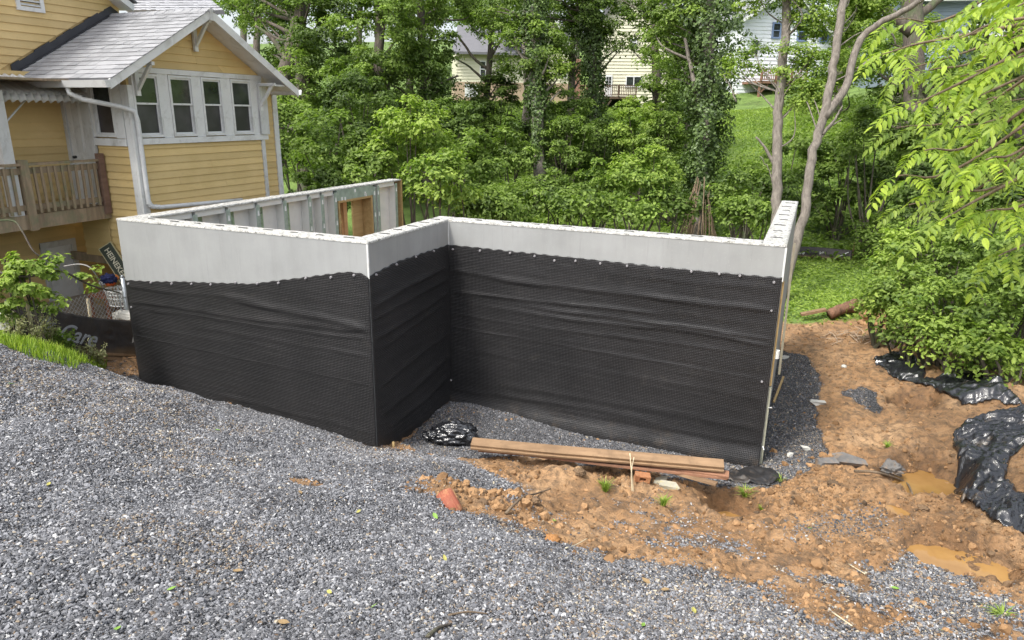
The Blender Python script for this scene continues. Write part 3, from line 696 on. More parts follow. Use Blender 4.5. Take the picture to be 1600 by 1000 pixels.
# solid black boxes on the beam tops, painted as the dark of core holes
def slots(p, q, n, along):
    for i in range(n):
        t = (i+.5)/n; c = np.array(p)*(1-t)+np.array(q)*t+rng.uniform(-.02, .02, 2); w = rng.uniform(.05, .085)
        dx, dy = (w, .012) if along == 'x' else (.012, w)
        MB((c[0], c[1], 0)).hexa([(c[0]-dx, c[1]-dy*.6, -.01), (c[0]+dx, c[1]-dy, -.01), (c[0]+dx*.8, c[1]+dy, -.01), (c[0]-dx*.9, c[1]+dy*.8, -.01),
            (c[0]-dx, c[1]-dy*.6, .0065), (c[0]+dx, c[1]-dy, .0065), (c[0]+dx*.8, c[1]+dy, .0065), (c[0]-dx*.9, c[1]+dy*.8, .0065)]).build('core_slot_dark', INK_SHADE, fd)
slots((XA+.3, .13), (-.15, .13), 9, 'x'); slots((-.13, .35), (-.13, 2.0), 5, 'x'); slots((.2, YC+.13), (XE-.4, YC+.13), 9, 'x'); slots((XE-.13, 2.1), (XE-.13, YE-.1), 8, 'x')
# pale sealant at the corners
for x, y in ((0, 0), (0.004, YC-.004), (XE, YC)):
    MB((x, y, -.2)).box((x-.012, y-.008, -.42), (x+.009, y+.012, -.03)).build('corner_sealant', WHT, fd)
# membrane sheets ------------------------------------------------------
def folds_fn(s, z, L, fl, seed):
    h = .006*fbm(s*.8, z*5, 0, seed)+.004*fbm(s*3, z*14, 0, seed+1)+.003*(fbm(s*1.2, z*40, 0, seed+2))
    for (z0, sl, amp, wd, wav, s0, s1) in fl:
        zc = z0+sl*s+wav*fbm(s*.9, z0*7, 0, seed+5); env = sstep(s0-.3, s0+.3, s)*sstep(s1+.3, s1-.3, s)*(.75+.45*fbm(s*1.7, z0*3, 0, seed+8))
        d = (z-zc)/wd; h = h+.78*amp*env*np.where(d > 0, np.exp(-(d*1.0)**2), np.exp(-(d*1.9)**2))
    return h
def sheet(p0, dv, nv, L, ztop, zbot, fl, seed, apron=0):
    ns = int(L/.028); nz_ = int(2.4/.016); s = np.linspace(0, L, ns+1); u = np.linspace(0, 1, nz_+1)
    S, U = np.meshgrid(s, u); zt = np.interp(S, [a for a, b in ztop], [b for a, b in ztop])+.006*np.sin(S*2*math.pi/.034)+.003*fbm(S*6, 0*S, 0, seed)
    Z = zt*(1-U)+zbot*U; h = .014+np.maximum(folds_fn(S, Z, L, fl, seed), -.009)
    edge = sstep(0, .10, S)*sstep(L, L-.10, S); h = .012+(h-.012)*np.maximum(edge, .15)
    near_top = sstep(0, .05, zt-Z); h = .011+(h-.011)*(.35+.65*near_top)
    foot = sstep(ZB+.28, ZB, Z)*apron; h = h+foot*(.16+.06*fbm(S*3, Z, 0, seed+3))
    V = np.array(p0)+S[..., None]*np.array(dv, float)+h[..., None]*np.array(nv, float); V[..., 2] = Z
    V = V.reshape(-1, 3)-np.array([0, 0, ZB]); n = ns+1; i = (np.arange(nz_)[:, None]*n+np.arange(ns)[None]).ravel()
    F = np.c_[i, i+n, i+n+1, i+1]
    me = mesh_np('drainage_membrane', V, F, MEMB, True); uv = me.uv_layers.new(name='UVMap')
    li = np.empty(len(me.loops), np.int32); me.loops.foreach_get('vertex_index', li)
    UV = np.c_[S.ravel(), Z.ravel()][li]; uv.data.foreach_set('uv', UV.astype(np.float32).ravel())
    o = link('drainage_membrane', me, fd); sd = o.modifiers.new('thick', 'SOLIDIFY'); sd.thickness = .006; sd.offset = -1
    return o
sheet((XA, 0, 0), (1, 0, 0), (0, -1, 0), 3.9, [(0, -.83), (.5, -.80), (.98, -.75), (1.75, -.69), (2.2, -.655), (2.66, -.56), (3.2, -.45), (3.6, -.365), (3.78, -.36), (3.9, -.40)], -2.75,
      [(-1.13, .02, .030, .05, .05, 0, 3.9), (-1.20, .015, .022, .035, .05, .3, 3.9), (-1.33, 0, .014, .04, .06, 1.2, 3.9), (-.78, -.06, .034, .06, .03, 1.8, 3.9), (-1.62, -.02, .016, .016, .02, 0, 3.9),
       (-.93, .03, .018, .04, .06, 0, 2.2), (-1.45, .0, .01, .03, .05, 0, 2.5), (-2.2, -.03, .015, .04, .05, 1.4, 3.9), (-1.9, 0, .008, .04, .05, .3, 2.6)], 101)
sheet((0, 0, 0), (0, 1, 0), (1, 0, 0), 1.9, [(0, -.385), (.6, -.33), (1.9, -.34)], -2.75,
      [(-.75, .06, .03, .05, .06, 0, 1.9), (-.90, .05, .024, .04, .06, 0, 1.9), (-1.15, .07, .028, .05, .06, 0, 1.9), (-1.3, .1, .016, .04, .05, .3, 1.9), (-1.75, .1, .02, .04, .06, 0, 1.9), (-2.15, .12, .022, .06, .06, 0, 1.9), (-2.4, .1, .02, .05, .05, .4, 1.9)], 131)
sheet((0, YC, 0), (1, 0, 0), (0, -1, 0), XE-.005, [(0, -.34), (1.82, -.36), (3.4, -.38), (4.27, -.37)], -2.76,
      [(-.72, -.015, .034, .055, .05, 0, 4.27), (-.98, .0, .026, .03, .035, 0, 2.8), (-1.06, -.01, .022, .03, .05, 1.4, 4.27), (-1.15, -.005, .024, .04, .06, .6, 4.27), (-1.32, .0, .012, .03, .05, 0, 4.27),
       (-1.50, -.03, .014, .014, .01, 0, 4.27), (-2.22, -.01, .018, .06, .05, .8, 4.2), (-2.42, .01, .024, .05, .05, 0, 3.0), (-2.52, .02, .02, .05, .05, 1.6, 4.27), (-1.85, .0, .008, .05, .06, 0, 4.27), (-.52, 0, .01, .05, .05, 2, 4.2)], 161, .55)
# round fasteners
def fast(p, n):
    p = np.array(p, float); n = np.array(n, float); MB(p).tube([p+n*.012, p+n*.030], [.017, .012], 8).build('fastener', FAST, fd)
for zx, zy in ((75, 137), (192, 130), (300, 136), (403, 137), (503, 140), (632, 130), (745, 135), (855, 132), (997, 107), (1128, 103), (1248, 92), (90, 258)):
    fast(ony(180+zx*.3, 400+zy*.3+2, 0), (0, -1, 0))
for px, py in ((586, 429), (618, 413), (648, 401), (676, 392)): fast(onx(px, py, 0), (1, 0, 0))
for zx, zy in ((110, 155), (206, 160), (313, 168), (400, 179), (470, 195), (545, 196), (633, 205), (728, 214), (850, 220), (956, 234), (1055, 242), (1128, 249), (1249, 272), (1240, 372), (1206, 624), (103, 620)):
    fast(ony(660+zx*.44, 320+zy*.44+1, YC), (0, -1, 0))
# far left wall seen from inside: shell, studs, window ---------------------
SX = XA+T      # inner face of the studs
WY0, WY1, WZT = 4.43, 5.49, -.26
panel((XA, T, ZB), (XA+.06, WY0, -HB)); panel((XA, WY1, ZB), (XA+.06, YD, -HB)); panel((XA, WY0, WZT), (XA+.06, WY1, -HB)); panel((XA, WY0, ZB), (XA+.06, WY1, -1.6))
studs = [.42, 1.05, 1.68, 2.31, 2.95, 3.59, 3.94, 4.33, 5.60, 5.74, 6.42]
edges = sorted(studs)
for i, y in enumerate(studs):
    MB((SX, y, ZB)).box((XA+.06, y-.028, ZB), (SX-.006, y+.028, -.10)).build('stud', FOAMW, fd)
    MB((SX, y, ZB)).box((SX-.006, y-.042, ZB), (SX, y+.042, -.07)).build('stud_face', GALV, fd)
    for z in (-.19, -.62):
        if rng.random() < .85 or z > -.3:
            MB((SX, y, z)).prism([(SX, y-.018, z-.05), (SX, y+.02, z-.05), (SX, y+.011, z+.03), (SX, y-.009, z+.03)], (.006, 0, 0)).build('clip', TAGW, fd)
for y0, y1 in zip(edges[:-1], edges[1:]):
    if y0 >= 4.3 and y1 <= 5.7 or y1-y0 < .3: continue
    a, b = y0+.03, y1-.03; m_ = a+(b-a)*.42
    MB((0, a, ZB)).box((XA+.06, a, ZB), (XA+.10, m_, -.12)).build('foam_panel', FOAMG, fd)
    MB((0, m_, ZB)).box((XA+.06, m_+.002, ZB), (XA+.085, b, -.12)).build('foam_panel', FOAMW, fd)
    MB((0, a, -.12)).box((XA+.06, a, -.115), (SX-.03, b, -HB-.002)).build('bond_beam', FOAMW, fd)
MB((0, .2, 0)).box((XA+.06, T+.02, -.115), (SX-.03, .39, -HB-.002)).build('bond_beam', FOAMW, fd)
MB((SX, 4.9, 0)).box((XA+.062, 4.372, WZT+.03), (SX-.002, 5.56, -HB-.003)).build('window_header', GALV, fd)
for y, z in ((4.52, -.2), (4.62, -.21), (4.95, -.09), (5.28, -.17), (5.3, -.2)):
    MB((SX, y, z)).box((SX-.002, y-.02, z-.03), (SX+.006, y+.02, z+.03)).build('clip', TAGW, fd)
bk = MB((SX, WY0, -1)).box((XA-.01, WY0-.03, -1.63), (SX+.005, WY0+.012, WZT+.03)).build('window_buck', LUMB, fd)
for a, b in (((XA-.01, WY1-.012, -1.63), (SX+.005, WY1+.03, WZT+.03)), ((XA-.01, WY0+.013, WZT-.012), (SX+.004, WY1-.013, WZT+.029)), ((XA-.01, WY0+.013, -1.63), (SX+.004, WY1-.013, -1.59))):
    MB(a).box(a, b).build('window_buck', LUMB, fd)
MB((SX, 4.8, -1)).box((XA+.05, 4.74, -1.588), (XA+.12, 4.85, WZT-.014)).build('window_brace', LUMO, fd)
MB((SX, 5.3, -1)).box((XA+.0, 5.16, -1.588), (XA+.04, 5.476, WZT-.014)).build('window_brace', LUMB, fd)
MB((SX, YD, -1)).box((XA, YD+.001, ZB), (SX, YD+.042, -.01)).build('end_post', LUMB, fd)
# maker's stamp on the green sheet
for dy, dz, hy, hz in ((0, .03, .03, .028),):
    yc, zc = 2.47, -.20
    MB((0, yc, zc)).prism([(XA+.10, yc-hy, zc+dz), (XA+.10, yc, zc+dz-hz), (XA+.10, yc+hy, zc+dz), (XA+.10, yc, zc+dz+hz)], (.004, 0, 0)).build('stamp', INK_SHADE, fd)
for k in range(7):
    yk = 2.40+k*.024; MB((0, yk, -.235)).box((XA+.10, yk, -.25), (XA+.104, yk+rng.uniform(.008, .017), -.225)).build('stamp', INK_SHADE, fd)
# right wall outer face: timber strips and pipe cap
MB((XE, 2, -2)).box((XE+.001, YC+.02, ZB), (XE+.028, YC+.11, -1.72)).build('edge_board', TREATD, fd)
MB((XE, 2, -2)).box((XE+.001, YC+.03, -1.70), (XE+.022, YC+.15, -.44)).build('edge_board', LUMB, fd)
MB((XE, 2, -2)).tube([(XE+.035, YC+.08, -1.36), (XE+.035, YC+.08, -1.26)], .034, 12).build('pipe_cap', PVC, fd)
MB((XE, 2, -2)).tube(catmull([(XE+.02, YC+.02, -1.98), (XE+.05, YC-.02, -1.95), (XE+.06, YC+.06, -1.99), (XE+.03, YC+.12, -2.02)], 5), .005, 5).build('tie_wire', TAGW, fd)
MB((XE, 2, -2)).tube([(XE+.012, YC-.012, -2.47), (XE+.03, YC-.02, -2.51)], .008, 5).build('tie_wire', TAGW, fd)

# ================================================================== YELLOW HOUSE
XG, XR, XM, YW0, YW1 = -5.2, -6.68, -7.0, 1.5, 4.32; XL = -7.15
hs = empty('yellow_house', (XG, YW0, -2.1), 'yellow clapboard house with white windows, grey shingle gable roof and raised back deck', 'house')
def hb(a, b, name, mat, **k): return MB(np.minimum(a, b)).box(a, b).build(name, mat, hs, **k)
PKY, PKZ, EVZ, EY0, EY1, XF = 2.86, 2.93, 1.80, .90, 4.83, -4.75
def rz(y): return PKZ-(PKZ-EVZ)*abs(y-PKY)/(PKY-EY0)     # top of roof plane
# core walls (behind the boards)
MB((XG, YW0, 0)).prism([(XG-.03, YW0+.02, -2.4), (XG-.03, YW1-.02, -2.4), (XG-.03, YW1-.02, rz(YW1)-.14), (XG-.03, PKY, PKZ-.14), (XG-.03, YW0+.02, rz(YW0)-.14)], (-.08, 0, 0)).build('wall', YEL, hs)
hb((XR, YW0+.03, -.98), (XG-.11, YW0+.1, rz(YW0)-.16), 'wall', YEL); hb((XG-.5, YW0+.03, -2.4), (XG-.11, YW0+.1, -.981), 'wall', YEL); hb((XL, YW0+.9, -2.4), (XG-.5, YW0+1.0, -.3), 'wall', INK_SHADE); hb((XL, YW0+.03, -1.12), (XG-.52, YW0+.08, -.981), 'opening_header', DECKW)  # the black panel paints the darkness of the cavity under the bay
hb((XR-.1, -6, -.16), (XR-.02, YW0+.03, 1.9), 'wall', YEL); hb((XL-.1, -6, -2.6), (XL-.02, 4, -.16), 'wall', YEL); hb((XL, -6, -.30), (XR-.02, YW0+.03, -.161), 'floor_beam', DECKW)
hb((XM-.1, -6, 1.88), (XM-.02, 3.05, 5.2), 'wall', YEL)
hb((-5.55, 4.34, -2.5), (-5.47, 5.0, 1.8), 'wall', YEL)
hb((-9, 4.95, -2.5), (-5.56, 5.0, 1.8), 'wall', YEL)
EXPO = .117
def clap_x(x, y0, y1, z0, z1, clip=None, n=None):      # boards on a wall that faces +x
    n = int(math.ceil((z1-z0)/EXPO))
    for i in range(n):
        a = z0+i*EXPO; b = min(a+EXPO+.006, z1); ya, yb = y0, y1
        if clip:
            ya, yb = max(y0, clip(a)[0]), min(y1, clip(a)[1]); yc, yd = max(y0, clip(b)[0]), min(y1, clip(b)[1])
            if yd-yc < .03: continue
        else: yc, yd = ya, yb
        cuts = [0, 1]
        if yb-ya > 1.6 and rng.random() < .65: cuts = [0, rng.uniform(.25, .75), 1]
        for u, v in zip(cuts[:-1], cuts[1:]):
            j = rng.uniform(-.002, .002); g_ = .0015
            pa, pb_, pc, pd = ya+(yb-ya)*u+g_*(u > 0), ya+(yb-ya)*v-g_*(v < 1), yc+(yd-yc)*u+g_*(u > 0), yc+(yd-yc)*v-g_*(v < 1); dz = rng.normal(0, .0015)
            MB((x, pa, a)).hexa([(x-.02, pa, a), (x+.016+j, pa, a+dz), (x+.016+j, pb_, a-dz), (x-.02, pb_, a), (x-.02, pc, b), (x-.001+j, pc, b), (x-.001+j, pd, b), (x-.02, pd, b)]).build('clapboard', YEL, hs)
def clap_y(y, x0, x1, z0, z1):                          # boards on a wall that faces -y
    for i in range(int(math.ceil((z1-z0)/EXPO))):
        a = z0+i*EXPO; b = min(a+EXPO+.006, z1); j = rng.uniform(-.0015, .0015)
        MB((x0, y, a)).hexa([(x0, y-.02+j, a), (x1, y-.02+j, a), (x1, y+.02, a), (x0, y+.02, a), (x0, y+.001+j, b), (x1, y+.001+j, b), (x1, y+.02, b), (x0, y+.02, b)]).build('clapboard', YEL, hs)
def gclip(z):
    k = (PKZ-.10-z)/(PKZ-EVZ)*(PKY-EY0); return PKY-k, PKY+k
clap_x(XG, YW0+.10, YW1-.09, -.98, .84); clap_x(XG, YW0+.10, YW1-.02, 1.99, 2.86, gclip)
clap_y(YW0, -6.0, XG-.02, -.98, .82); clap_y(YW0, -6.66, -6.02, -.98, -.16); clap_y(YW0, XG-.48, XG-.02, -2.1, -.985)
clap_x(XR, -.6, YW0+.0, -.02, 1.75); clap_x(XL, -.9, 3., -2.1, -.2)
clap_x(XM, -1.4, 3.1, 1.9, 4.0, lambda z: (-2, PKY-(PKZ+.16-z)/(PKZ-EVZ)*(PKY-EY0) if z < 2.9 else 2.9))
clap_x(-5.46, 4.36, 4.93, -1.0, 1.75)
# trims
hb((XG-.02, YW0-.02, -1.2), (XG+.028, YW0+.10, 1.72), 'corner_board', WHT); hb((XG-.12, YW0-.024, -1.2), (XG-.022, YW0+.012, 1.72), 'corner_board', WHT)
hb((XG-.02, YW1-.085, -1.1), (XG+.026, YW1-.0, .84), 'corner_board', WHT2)
hb((-5.48, 4.90, -1.1), (-5.43, 5.03, 1.72), 'corner_board', WHT)
hb((XG+.0, YW0+.105, .845), (XG+.045, YW1+.08, .935), 'sill_board', WHT); hb((XG+.0, YW0+.1, 1.905), (XG+.03, YW1+.04, 1.985), 'head_board', WHT)
hb((-6.06, YW0-.04, .82), (XG-.13, YW0+.0, .93), 'sill_board', WHT)
# windows
def window(cy, w_, z0, z1, face='x', base=XG, glz=SCR):
    """double-hung window: casing mesh > sashes, rail, two panes"""
    def mp(u, d, z): return (base+d, cy+u, z) if face == 'x' else (cy+u, base-d, z)
    def bx(mb, u0, u1, d0, d1, za, zb): return mb.box(mp(u0, d0, za), mp(u1, d1, zb))
    o0 = mp(0, 0, z0); f = MB(o0); h = w_/2; fr = .035
    for a in ((-h-fr, -h, -.04, .035, z0-fr, z1+fr), (h, h+fr, -.04, .035, z0-fr, z1+fr), (-h, h, -.04, .035, z1, z1+fr), (-h, h, -.04, .04, z0-fr, z0)): bx(f, *a)
    wo = f.build('window', WHT, hs); mid = (z0+z1)/2+.02*(z1-z0)
    for (za, zb, d) in ((mid-.0, z1, .0), (z0, mid+.03, -.028)):
        s_ = MB(o0); q = .022
        for a in ((-h+.001, -h+q, d-.012, d+.014, za, zb), (h-q, h-.001, d-.012, d+.014, za, zb), (-h+q, h-q, d-.012, d+.014, za, za+q*1.3), (-h+q, h-q, d-.012, d+.014, zb-q*1.2, zb)): bx(s_, *a)
        s_.build('sash', WHT, wo)
        g_ = MB(o0); bx(g_, -h+q, h-q, d-.004, d+.002, za+q*1.3, zb-q*1.2); g_.build('pane', GLS if d >= 0 else glz, wo)
    bx(MB(o0), -.015, .015, -.012, .02, mid+.012, mid+.03).build('latch', WHT2, wo)
wy = [onx(x, 170, XG)[1] for x in ((210+248)/2-.5, (268+303)/2, (319+350)/2, (364+396)/2)]
for i, (xa, xb, za_, zb_) in enumerate(((213, 252, 0, 0), (270, 304, 0, 0), (320, 349, 0, 0), (365, 394, 0, 0))):
    ya, yb = onx(xa, 190, XG)[1], onx(xb, 190, XG)[1]; window((ya+yb)/2, (yb-ya)*.93, .985, 1.86)
    wy[i] = (ya, yb)
bounds = [YW0+.10]+[v for ab in wy for v in ab]+[YW1+.04]
for i in range(0, len(bounds), 2):
    a, b = bounds[i], bounds[i+1]; a2 = a+(.02 if i else 0); b2 = b-(.02 if i < 8 else 0)
    if b2-a2 > .03: hb((XG-.04, a2, .936), (XG+.018, b2, 1.904), 'mullion_board', WHT)
window(-5.76, .40, .985, 1.86, 'y', YW0)
hb((-6.05, YW0-.03, .936), (-6.0, YW0+.0, 1.9), 'mullion_board', WHT); hb((-5.525, YW0-.03, .936), (XG-.13, YW0+.0, 1.9), 'mullion_board', WHT)
# storm panel at the right end of the gable
hb((XG+.046, YW1-.10, .94), (XG+.07, YW1+.10, 1.80), 'storm_panel', WHT2)
# roof: deck, fascia, soffit, shingles
def slope(y0, y1, nm, mat):    # slab of the bay roof between two y on one side
    return MB((XF, y0, rz(y0))).hexa([(XM, y0, rz(y0)-.05), (XF-.03, y0, rz(y0)-.05), (XF-.03, y1, rz(y1)-.05), (XM, y1, rz(y1)-.05), (XM, y0, rz(y0)-.018), (XF-.03, y0, rz(y0)-.018), (XF-.03, y1, rz(y1)-.018), (XM, y1, rz(y1)-.018)]).build(nm, mat, hs)
slope(EY0, PKY-.001, 'roof', SHG); slope(PKY+.001, EY1, 'roof', SHG)
for y0, y1 in ((EY0+.02, PKY-.01), (PKY+.01, EY1-.02)):
    MB((XF, y0, 2)).hexa([(XM, y0, rz(y0)-.085), (XF-.03, y0, rz(y0)-.085), (XF-.03, y1, rz(y1)-.085), (XM, y1, rz(y1)-.085), (XM, y0, rz(y0)-.055), (XF-.03, y0, rz(y0)-.055), (XF-.03, y1, rz(y1)-.055), (XM, y1, rz(y1)-.055)]).build('soffit', WHT, hs)
for y0, y1 in ((EY0-.03, PKY), (PKY, EY1+.03)):
    hgt = .135
    MB((XF, y0, 2)).hexa([(XF-.028, y0, rz(y0)-hgt-.01), (XF, y0, rz(y0)-hgt-.01), (XF, y1, rz(y1)-hgt-.01), (XF-.028, y1, rz(y1)-hgt-.01), (XF-.028, y0, rz(y0)-.012), (XF, y0, rz(y0)-.012), (XF, y1, rz(y1)-.012), (XF-.028, y1, rz(y1)-.012)]).build('rake_board', WHT, hs)
MB((XF, PKY, PKZ)).box((XF+.001, PKY-.035, PKZ-.18), (XF+.016, PKY+.035, PKZ-.0)).build('peak_cap', WHT2, hs)
# shingles, tab by tab, on the slope towards the camera
SL = math.hypot(PKY-EY0, PKZ-EVZ); ud = np.array([0, (PKY-EY0)/SL, (PKZ-EVZ)/SL]); un = np.array([0, -ud[2], ud[1]])
rows = 17; ex = SL/rows; tabm = {}
for r_ in range(rows):
    x = XF+.012-(r_ % 2)*.06-rng.uniform(0, .03)
    if r_ == 0: pass
    first = True
    while x > XM+.02:
        w_ = rng.uniform(.16, .245); x1 = max(x-w_, XM); xr = x if not first else XF+.012; first = False
        y_m = EY0-.02+ud[1]*ex*r_; p0 = np.array([0, EY0, EVZ])+ud*(ex*r_-.018)-un*.016; p1 = p0+ud*(ex*1.25); lift = rng.uniform(.012, .019)
        # main wall's flashing covers the uphill left corner
        MB((x1, p0[1], p0[2])).hexa([np.array([x1+.003, 0, 0])+p0, np.array([xr-.003, 0, 0])+p0, np.array([xr-.003, 0, 0])+p1, np.array([x1+.003, 0, 0])+p1,
            np.array([x1+.003, 0, 0])+p0+un*lift, np.array([xr-.003, 0, 0])+p0+un*(lift+rng.uniform(-.002, .003)), np.array([xr-.003, 0, 0])+p1+un*.004, np.array([x1+.003, 0, 0])+p1+un*.004]).build('shingle', SHG, hs)
        x = x1
for k in range(12):
    x0 = XF+.01-k*.19; MB((x0, PKY, PKZ)).hexa([(x0-.2, PKY-.10, PKZ-.058), (x0, PKY-.10, PKZ-.054), (x0, PKY+.1, PKZ-.054), (x0-.2, PKY+.1, PKZ-.058), (x0-.2, PKY, PKZ+.004), (x0, PKY, PKZ+.012), (x0, PKY+.001, PKZ+.012), (x0-.2, PKY+.001, PKZ+.004)]).build('ridge_shingle', SHG, hs)
# black flashing up the main wall
fl = MB((XM, 1, 2)); ys = np.linspace(EY0+.1, 3.0, 16)
for a, b in zip(ys[:-1], ys[1:]):
    ja = rng.uniform(-.012, .014); za, zb = min(rz(a), 3.1), min(rz(b), 3.1)
    fl.hexa([(XM-.0, a, rz(a)-.03), (XM+.03, a, rz(a)+.012), (XM+.03, b, rz(b)+.012), (XM-.0, b, rz(b)-.03), (XM-.0, a, rz(a)+.13+ja), (XM+.018, a, rz(a)+.13+ja), (XM+.018, b, rz(b)+.13+ja), (XM-.0, b, rz(b)+.13+ja)])
    fl.hexa([(XM+.0, a, rz(a)-.02), (XM+.075, a, rz(a)-.02), (XM+.075, b, rz(b)-.02), (XM+.0, b, rz(b)-.02), (XM+.0, a, rz(a)+.008), (XM+.075, a, rz(a)+.008), (XM+.075, b, rz(b)+.008), (XM+.0, b, rz(b)+.008)])
fl.build('flashing', FLASH, hs)
# gutter with open trough
g = MB((XF, EY0, EVZ)); gy, gz0 = EY0-.10, EVZ-.115
prof = [(-.0, .0), (.075, .0), (.10, .095), (.092, .095), (.068, .008), (.008, .008), (.008, .1), (0, .1)]
def gut(mb, x0, x1, yb, zb, sgn=-1):
    a = [(x0, yb+sgn*p, zb+q) for p, q in prof]; n = len(a); b = [(x1, yb+sgn*p, zb+q) for p, q in prof]
    mb.add(a+b, [(i, (i+1) % n, n+(i+1) % n, n+i) for i in range(n)]+[tuple(range(n)), tuple(range(n, 2*n))[::-1]])
gut(g, XM+.02, XF+.0, EY0-.02, EVZ-.14); gg = g.build('gutter', GUT, hs)
MB((XF, EY0, EVZ)).prism([(XF, EY0-.02, EVZ-.14), (XF, EY0-.095, EVZ-.14), (XF, EY0-.12, EVZ-.045), (XF, EY0-.02, EVZ-.035)], (.006, 0, 0)).build('end_cap', GUT, gg)
g2 = MB((XF, EY1, EVZ)); gut(g2, XM-1, XF+.0, EY1+.03, EVZ-.14, 1); g2.build('gutter', GUT, hs)
# downspout
dsp = [(-5.62, .86, 1.70), (-5.60, .86, 1.58), (-5.50, .98, 1.50), (-5.20, 1.36, 1.40), (XG+.07, YW0+.02, 1.34), (XG+.07, YW0+.05, 1.2), (XG+.07, YW0+.05, .2), (XG+.07, YW0+.05, -.03), (XG+.08, YW0+.08, -.10), (XG+.10, YW0+.25, -.13), (XG+.10, YW0+1.25, -.17), (XG+.1, YW0+2.0, -.2)]
MB(dsp[6]).tube(dsp, .036, 8).build('downspout', GUT, hs, True)
dr = MB(dsp[6])
for k in range(9):
    p = np.array(dsp[8])*(1-k/8)+np.array(dsp[7])*(k/8)+np.array([0, .02*math.sin(k/8*3.14), 0]); 
for p, q in ((dsp[1], dsp[2]), (dsp[7], dsp[8]), (dsp[8], dsp[9])):
    for t_ in (.2, .5, .8):
        c_ = np.array(p)*(1-t_)+np.array(q)*t_; d_ = norm(np.array(q)-np.array(p)); dr.tube([c_-d_*.006, c_+d_*.006], .041, 8)
dr.build('elbow_rib', GUT, hs)
# knee braces
def brace(y, zt, zl=.42, out=.36, drop=True):
    b = MB((XG, y, zt)); b.bar((XG+.03, y, zt-.03), (XG+out+.06, y, zt-.03), .05, .05); b.bar((XG+.045, y, zt-zl), (XG+out, y, zt-.04), .045, .05); b.box((XG+.03, y-.035, zt-zl-.07), (XG+.075, y+.035, zt-.03)); b.build('knee_brace', WHT, hs)
brace(PKY, PKZ-.15, .42); brace(YW0+.14, rz(YW0)-.14+.05, .42, .38); brace(YW1-.06, 1.86, .42, .36)
hb((XG-.01, YW1-.1, 1.80), (XF-.05, YW1+.5, 1.83), 'soffit', WHT2)
# gable vent on the main wall
vt = MB((XM, 1.3, 3.0)); v0 = onx(24, 8, XM); v1 = onx(68, 14, XM); va, vb = v0[1], v1[1]
for a in ((va, va+.06, 2.86, 3.3), (vb-.06, vb, 2.86, 3.3), (va, vb, 2.80, 2.86), (va, vb, 3.3, 3.36)): vt.box((XM+.0, a[0], a[2]), (XM+.035, a[1], a[3]))
vo = vt.build('gable_vent', WHT, hs)
MB((XM, va, 3)).box((XM, va+.06, 2.861), (XM+.005, vb-.06, 3.3)).build('vent_back', INK_SHADE, vo)
for k in range(7):
    z = 2.875+k*.06; MB((XM, va, z)).hexa([(XM+.008, va+.062, z+.03), (XM+.034, va+.062, z), (XM+.034, vb-.062, z), (XM+.008, vb-.062, z+.03), (XM+.008, va+.062, z+.038), (XM+.034, va+.062, z+.008), (XM+.034, vb-.062, z+.008), (XM+.008, vb-.062, z+.038)]).build('louvre', WHT2, vo)
# main roof rake and the slope behind the bay
MB((XM, 2.6, 3.2)).hexa([(XM-.1, 3.10, 3.02), (XM+.28, 3.10, 3.00), (XM+.28, 2.0, 3.62), (XM-.1, 2.0, 3.64), (XM-.1, 3.13, 3.12), (XM+.28, 3.13, 3.10), (XM+.28, 2.0, 3.73), (XM-.1, 2.0, 3.75)]).build('main_rake_board', WHT, hs)
MB((XM, 2.6, 3.2)).hexa([(XM-.1, 3.16, 3.13), (XM+.31, 3.16, 3.12), (XM+.31, 2.0, 3.76), (XM-.1, 2.0, 3.78), (XM-.1, 3.18, 3.15), (XM+.31, 3.18, 3.14), (XM+.31, 2.0, 3.79), (XM-.1, 2.0, 3.81)]).build('main_roof_edge', SHD, hs)
q0, q1, q2, q3 = at(200, 17, 13.2), at(350, 17, 13.2), at(292, -30, 15.5), at(150, -30, 15.5)
MB(q0).prism([q0, q1, q2, q3], (0, .03, -.06)).build('main_roof', SHG, hs)
srow = MB(q0)
for r_ in range(14):
    a = r_/14; b = (r_+1.1)/14
    for c_ in range(20):
        u0 = c_/20+((r_ % 2)*.025); u1 = min(u0+.0485, 1.0)
        def Q(u, v): return (q0*(1-u)+q1*u)*(1-v)+(q3*(1-u)+q2*u)*v
        up = np.array([0, -.012, .02]); h_ = rng.uniform(.6, 1.2)
        srow.hexa([Q(u0, a), Q(u1, a), Q(u1, b), Q(u0, b), Q(u0, a)+up*h_, Q(u1, a)+up*h_, Q(u1, b)+up*.2, Q(u0, b)+up*.2])
srow.build('main_roof_shingles', SHG, hs, kind='stuff')
# deck, railing, door, awning
XD = -5.92; DZ_ = -.12
hb((XR, -3, DZ_-.035), (XD-.03, YW0-.03, DZ_), 'deck_floor', DECKW)
hb((XD-.04, -3, DZ_-.20), (XD, YW0-.02, DZ_+.005), 'rim_joist', DECKW)
hb((XD-.035, -3, .58), (XD+.035, YW0-.08, .615), 'hand_rail', DECKW); hb((XD-.02, -3, .46), (XD-.0, YW0-.08, .55), 'rail_board', DECKW); hb((XD-.02, -3, -.05), (XD-.0, YW0-.08, .03), 'rail_board', DECKW)
hb((XD-.03, YW0-.13, -.24), (XD+.05, YW0-.035, .70), 'rail_post', DECKR, label='darker reddish brown end post of the railing')
hb((XD-.05, .16, -.34), (XD+.045, .27, .66), 'rail_post', DECKW); hb((XD-.05, -1.6, -.34), (XD+.045, -1.5, .66), 'rail_post', DECKW)
yb = YW0-.2
while yb > -1.45:
    if abs(yb-.22) > .08:
        o_ = MB((XD, yb, .2)).box((XD+.001, yb-.017, -.10), (XD+.03, yb+.017, .555)).build('baluster', DECKW, hs); o_.rotation_euler = (rng.normal(0, .012), 0, 0)
    yb -= .105
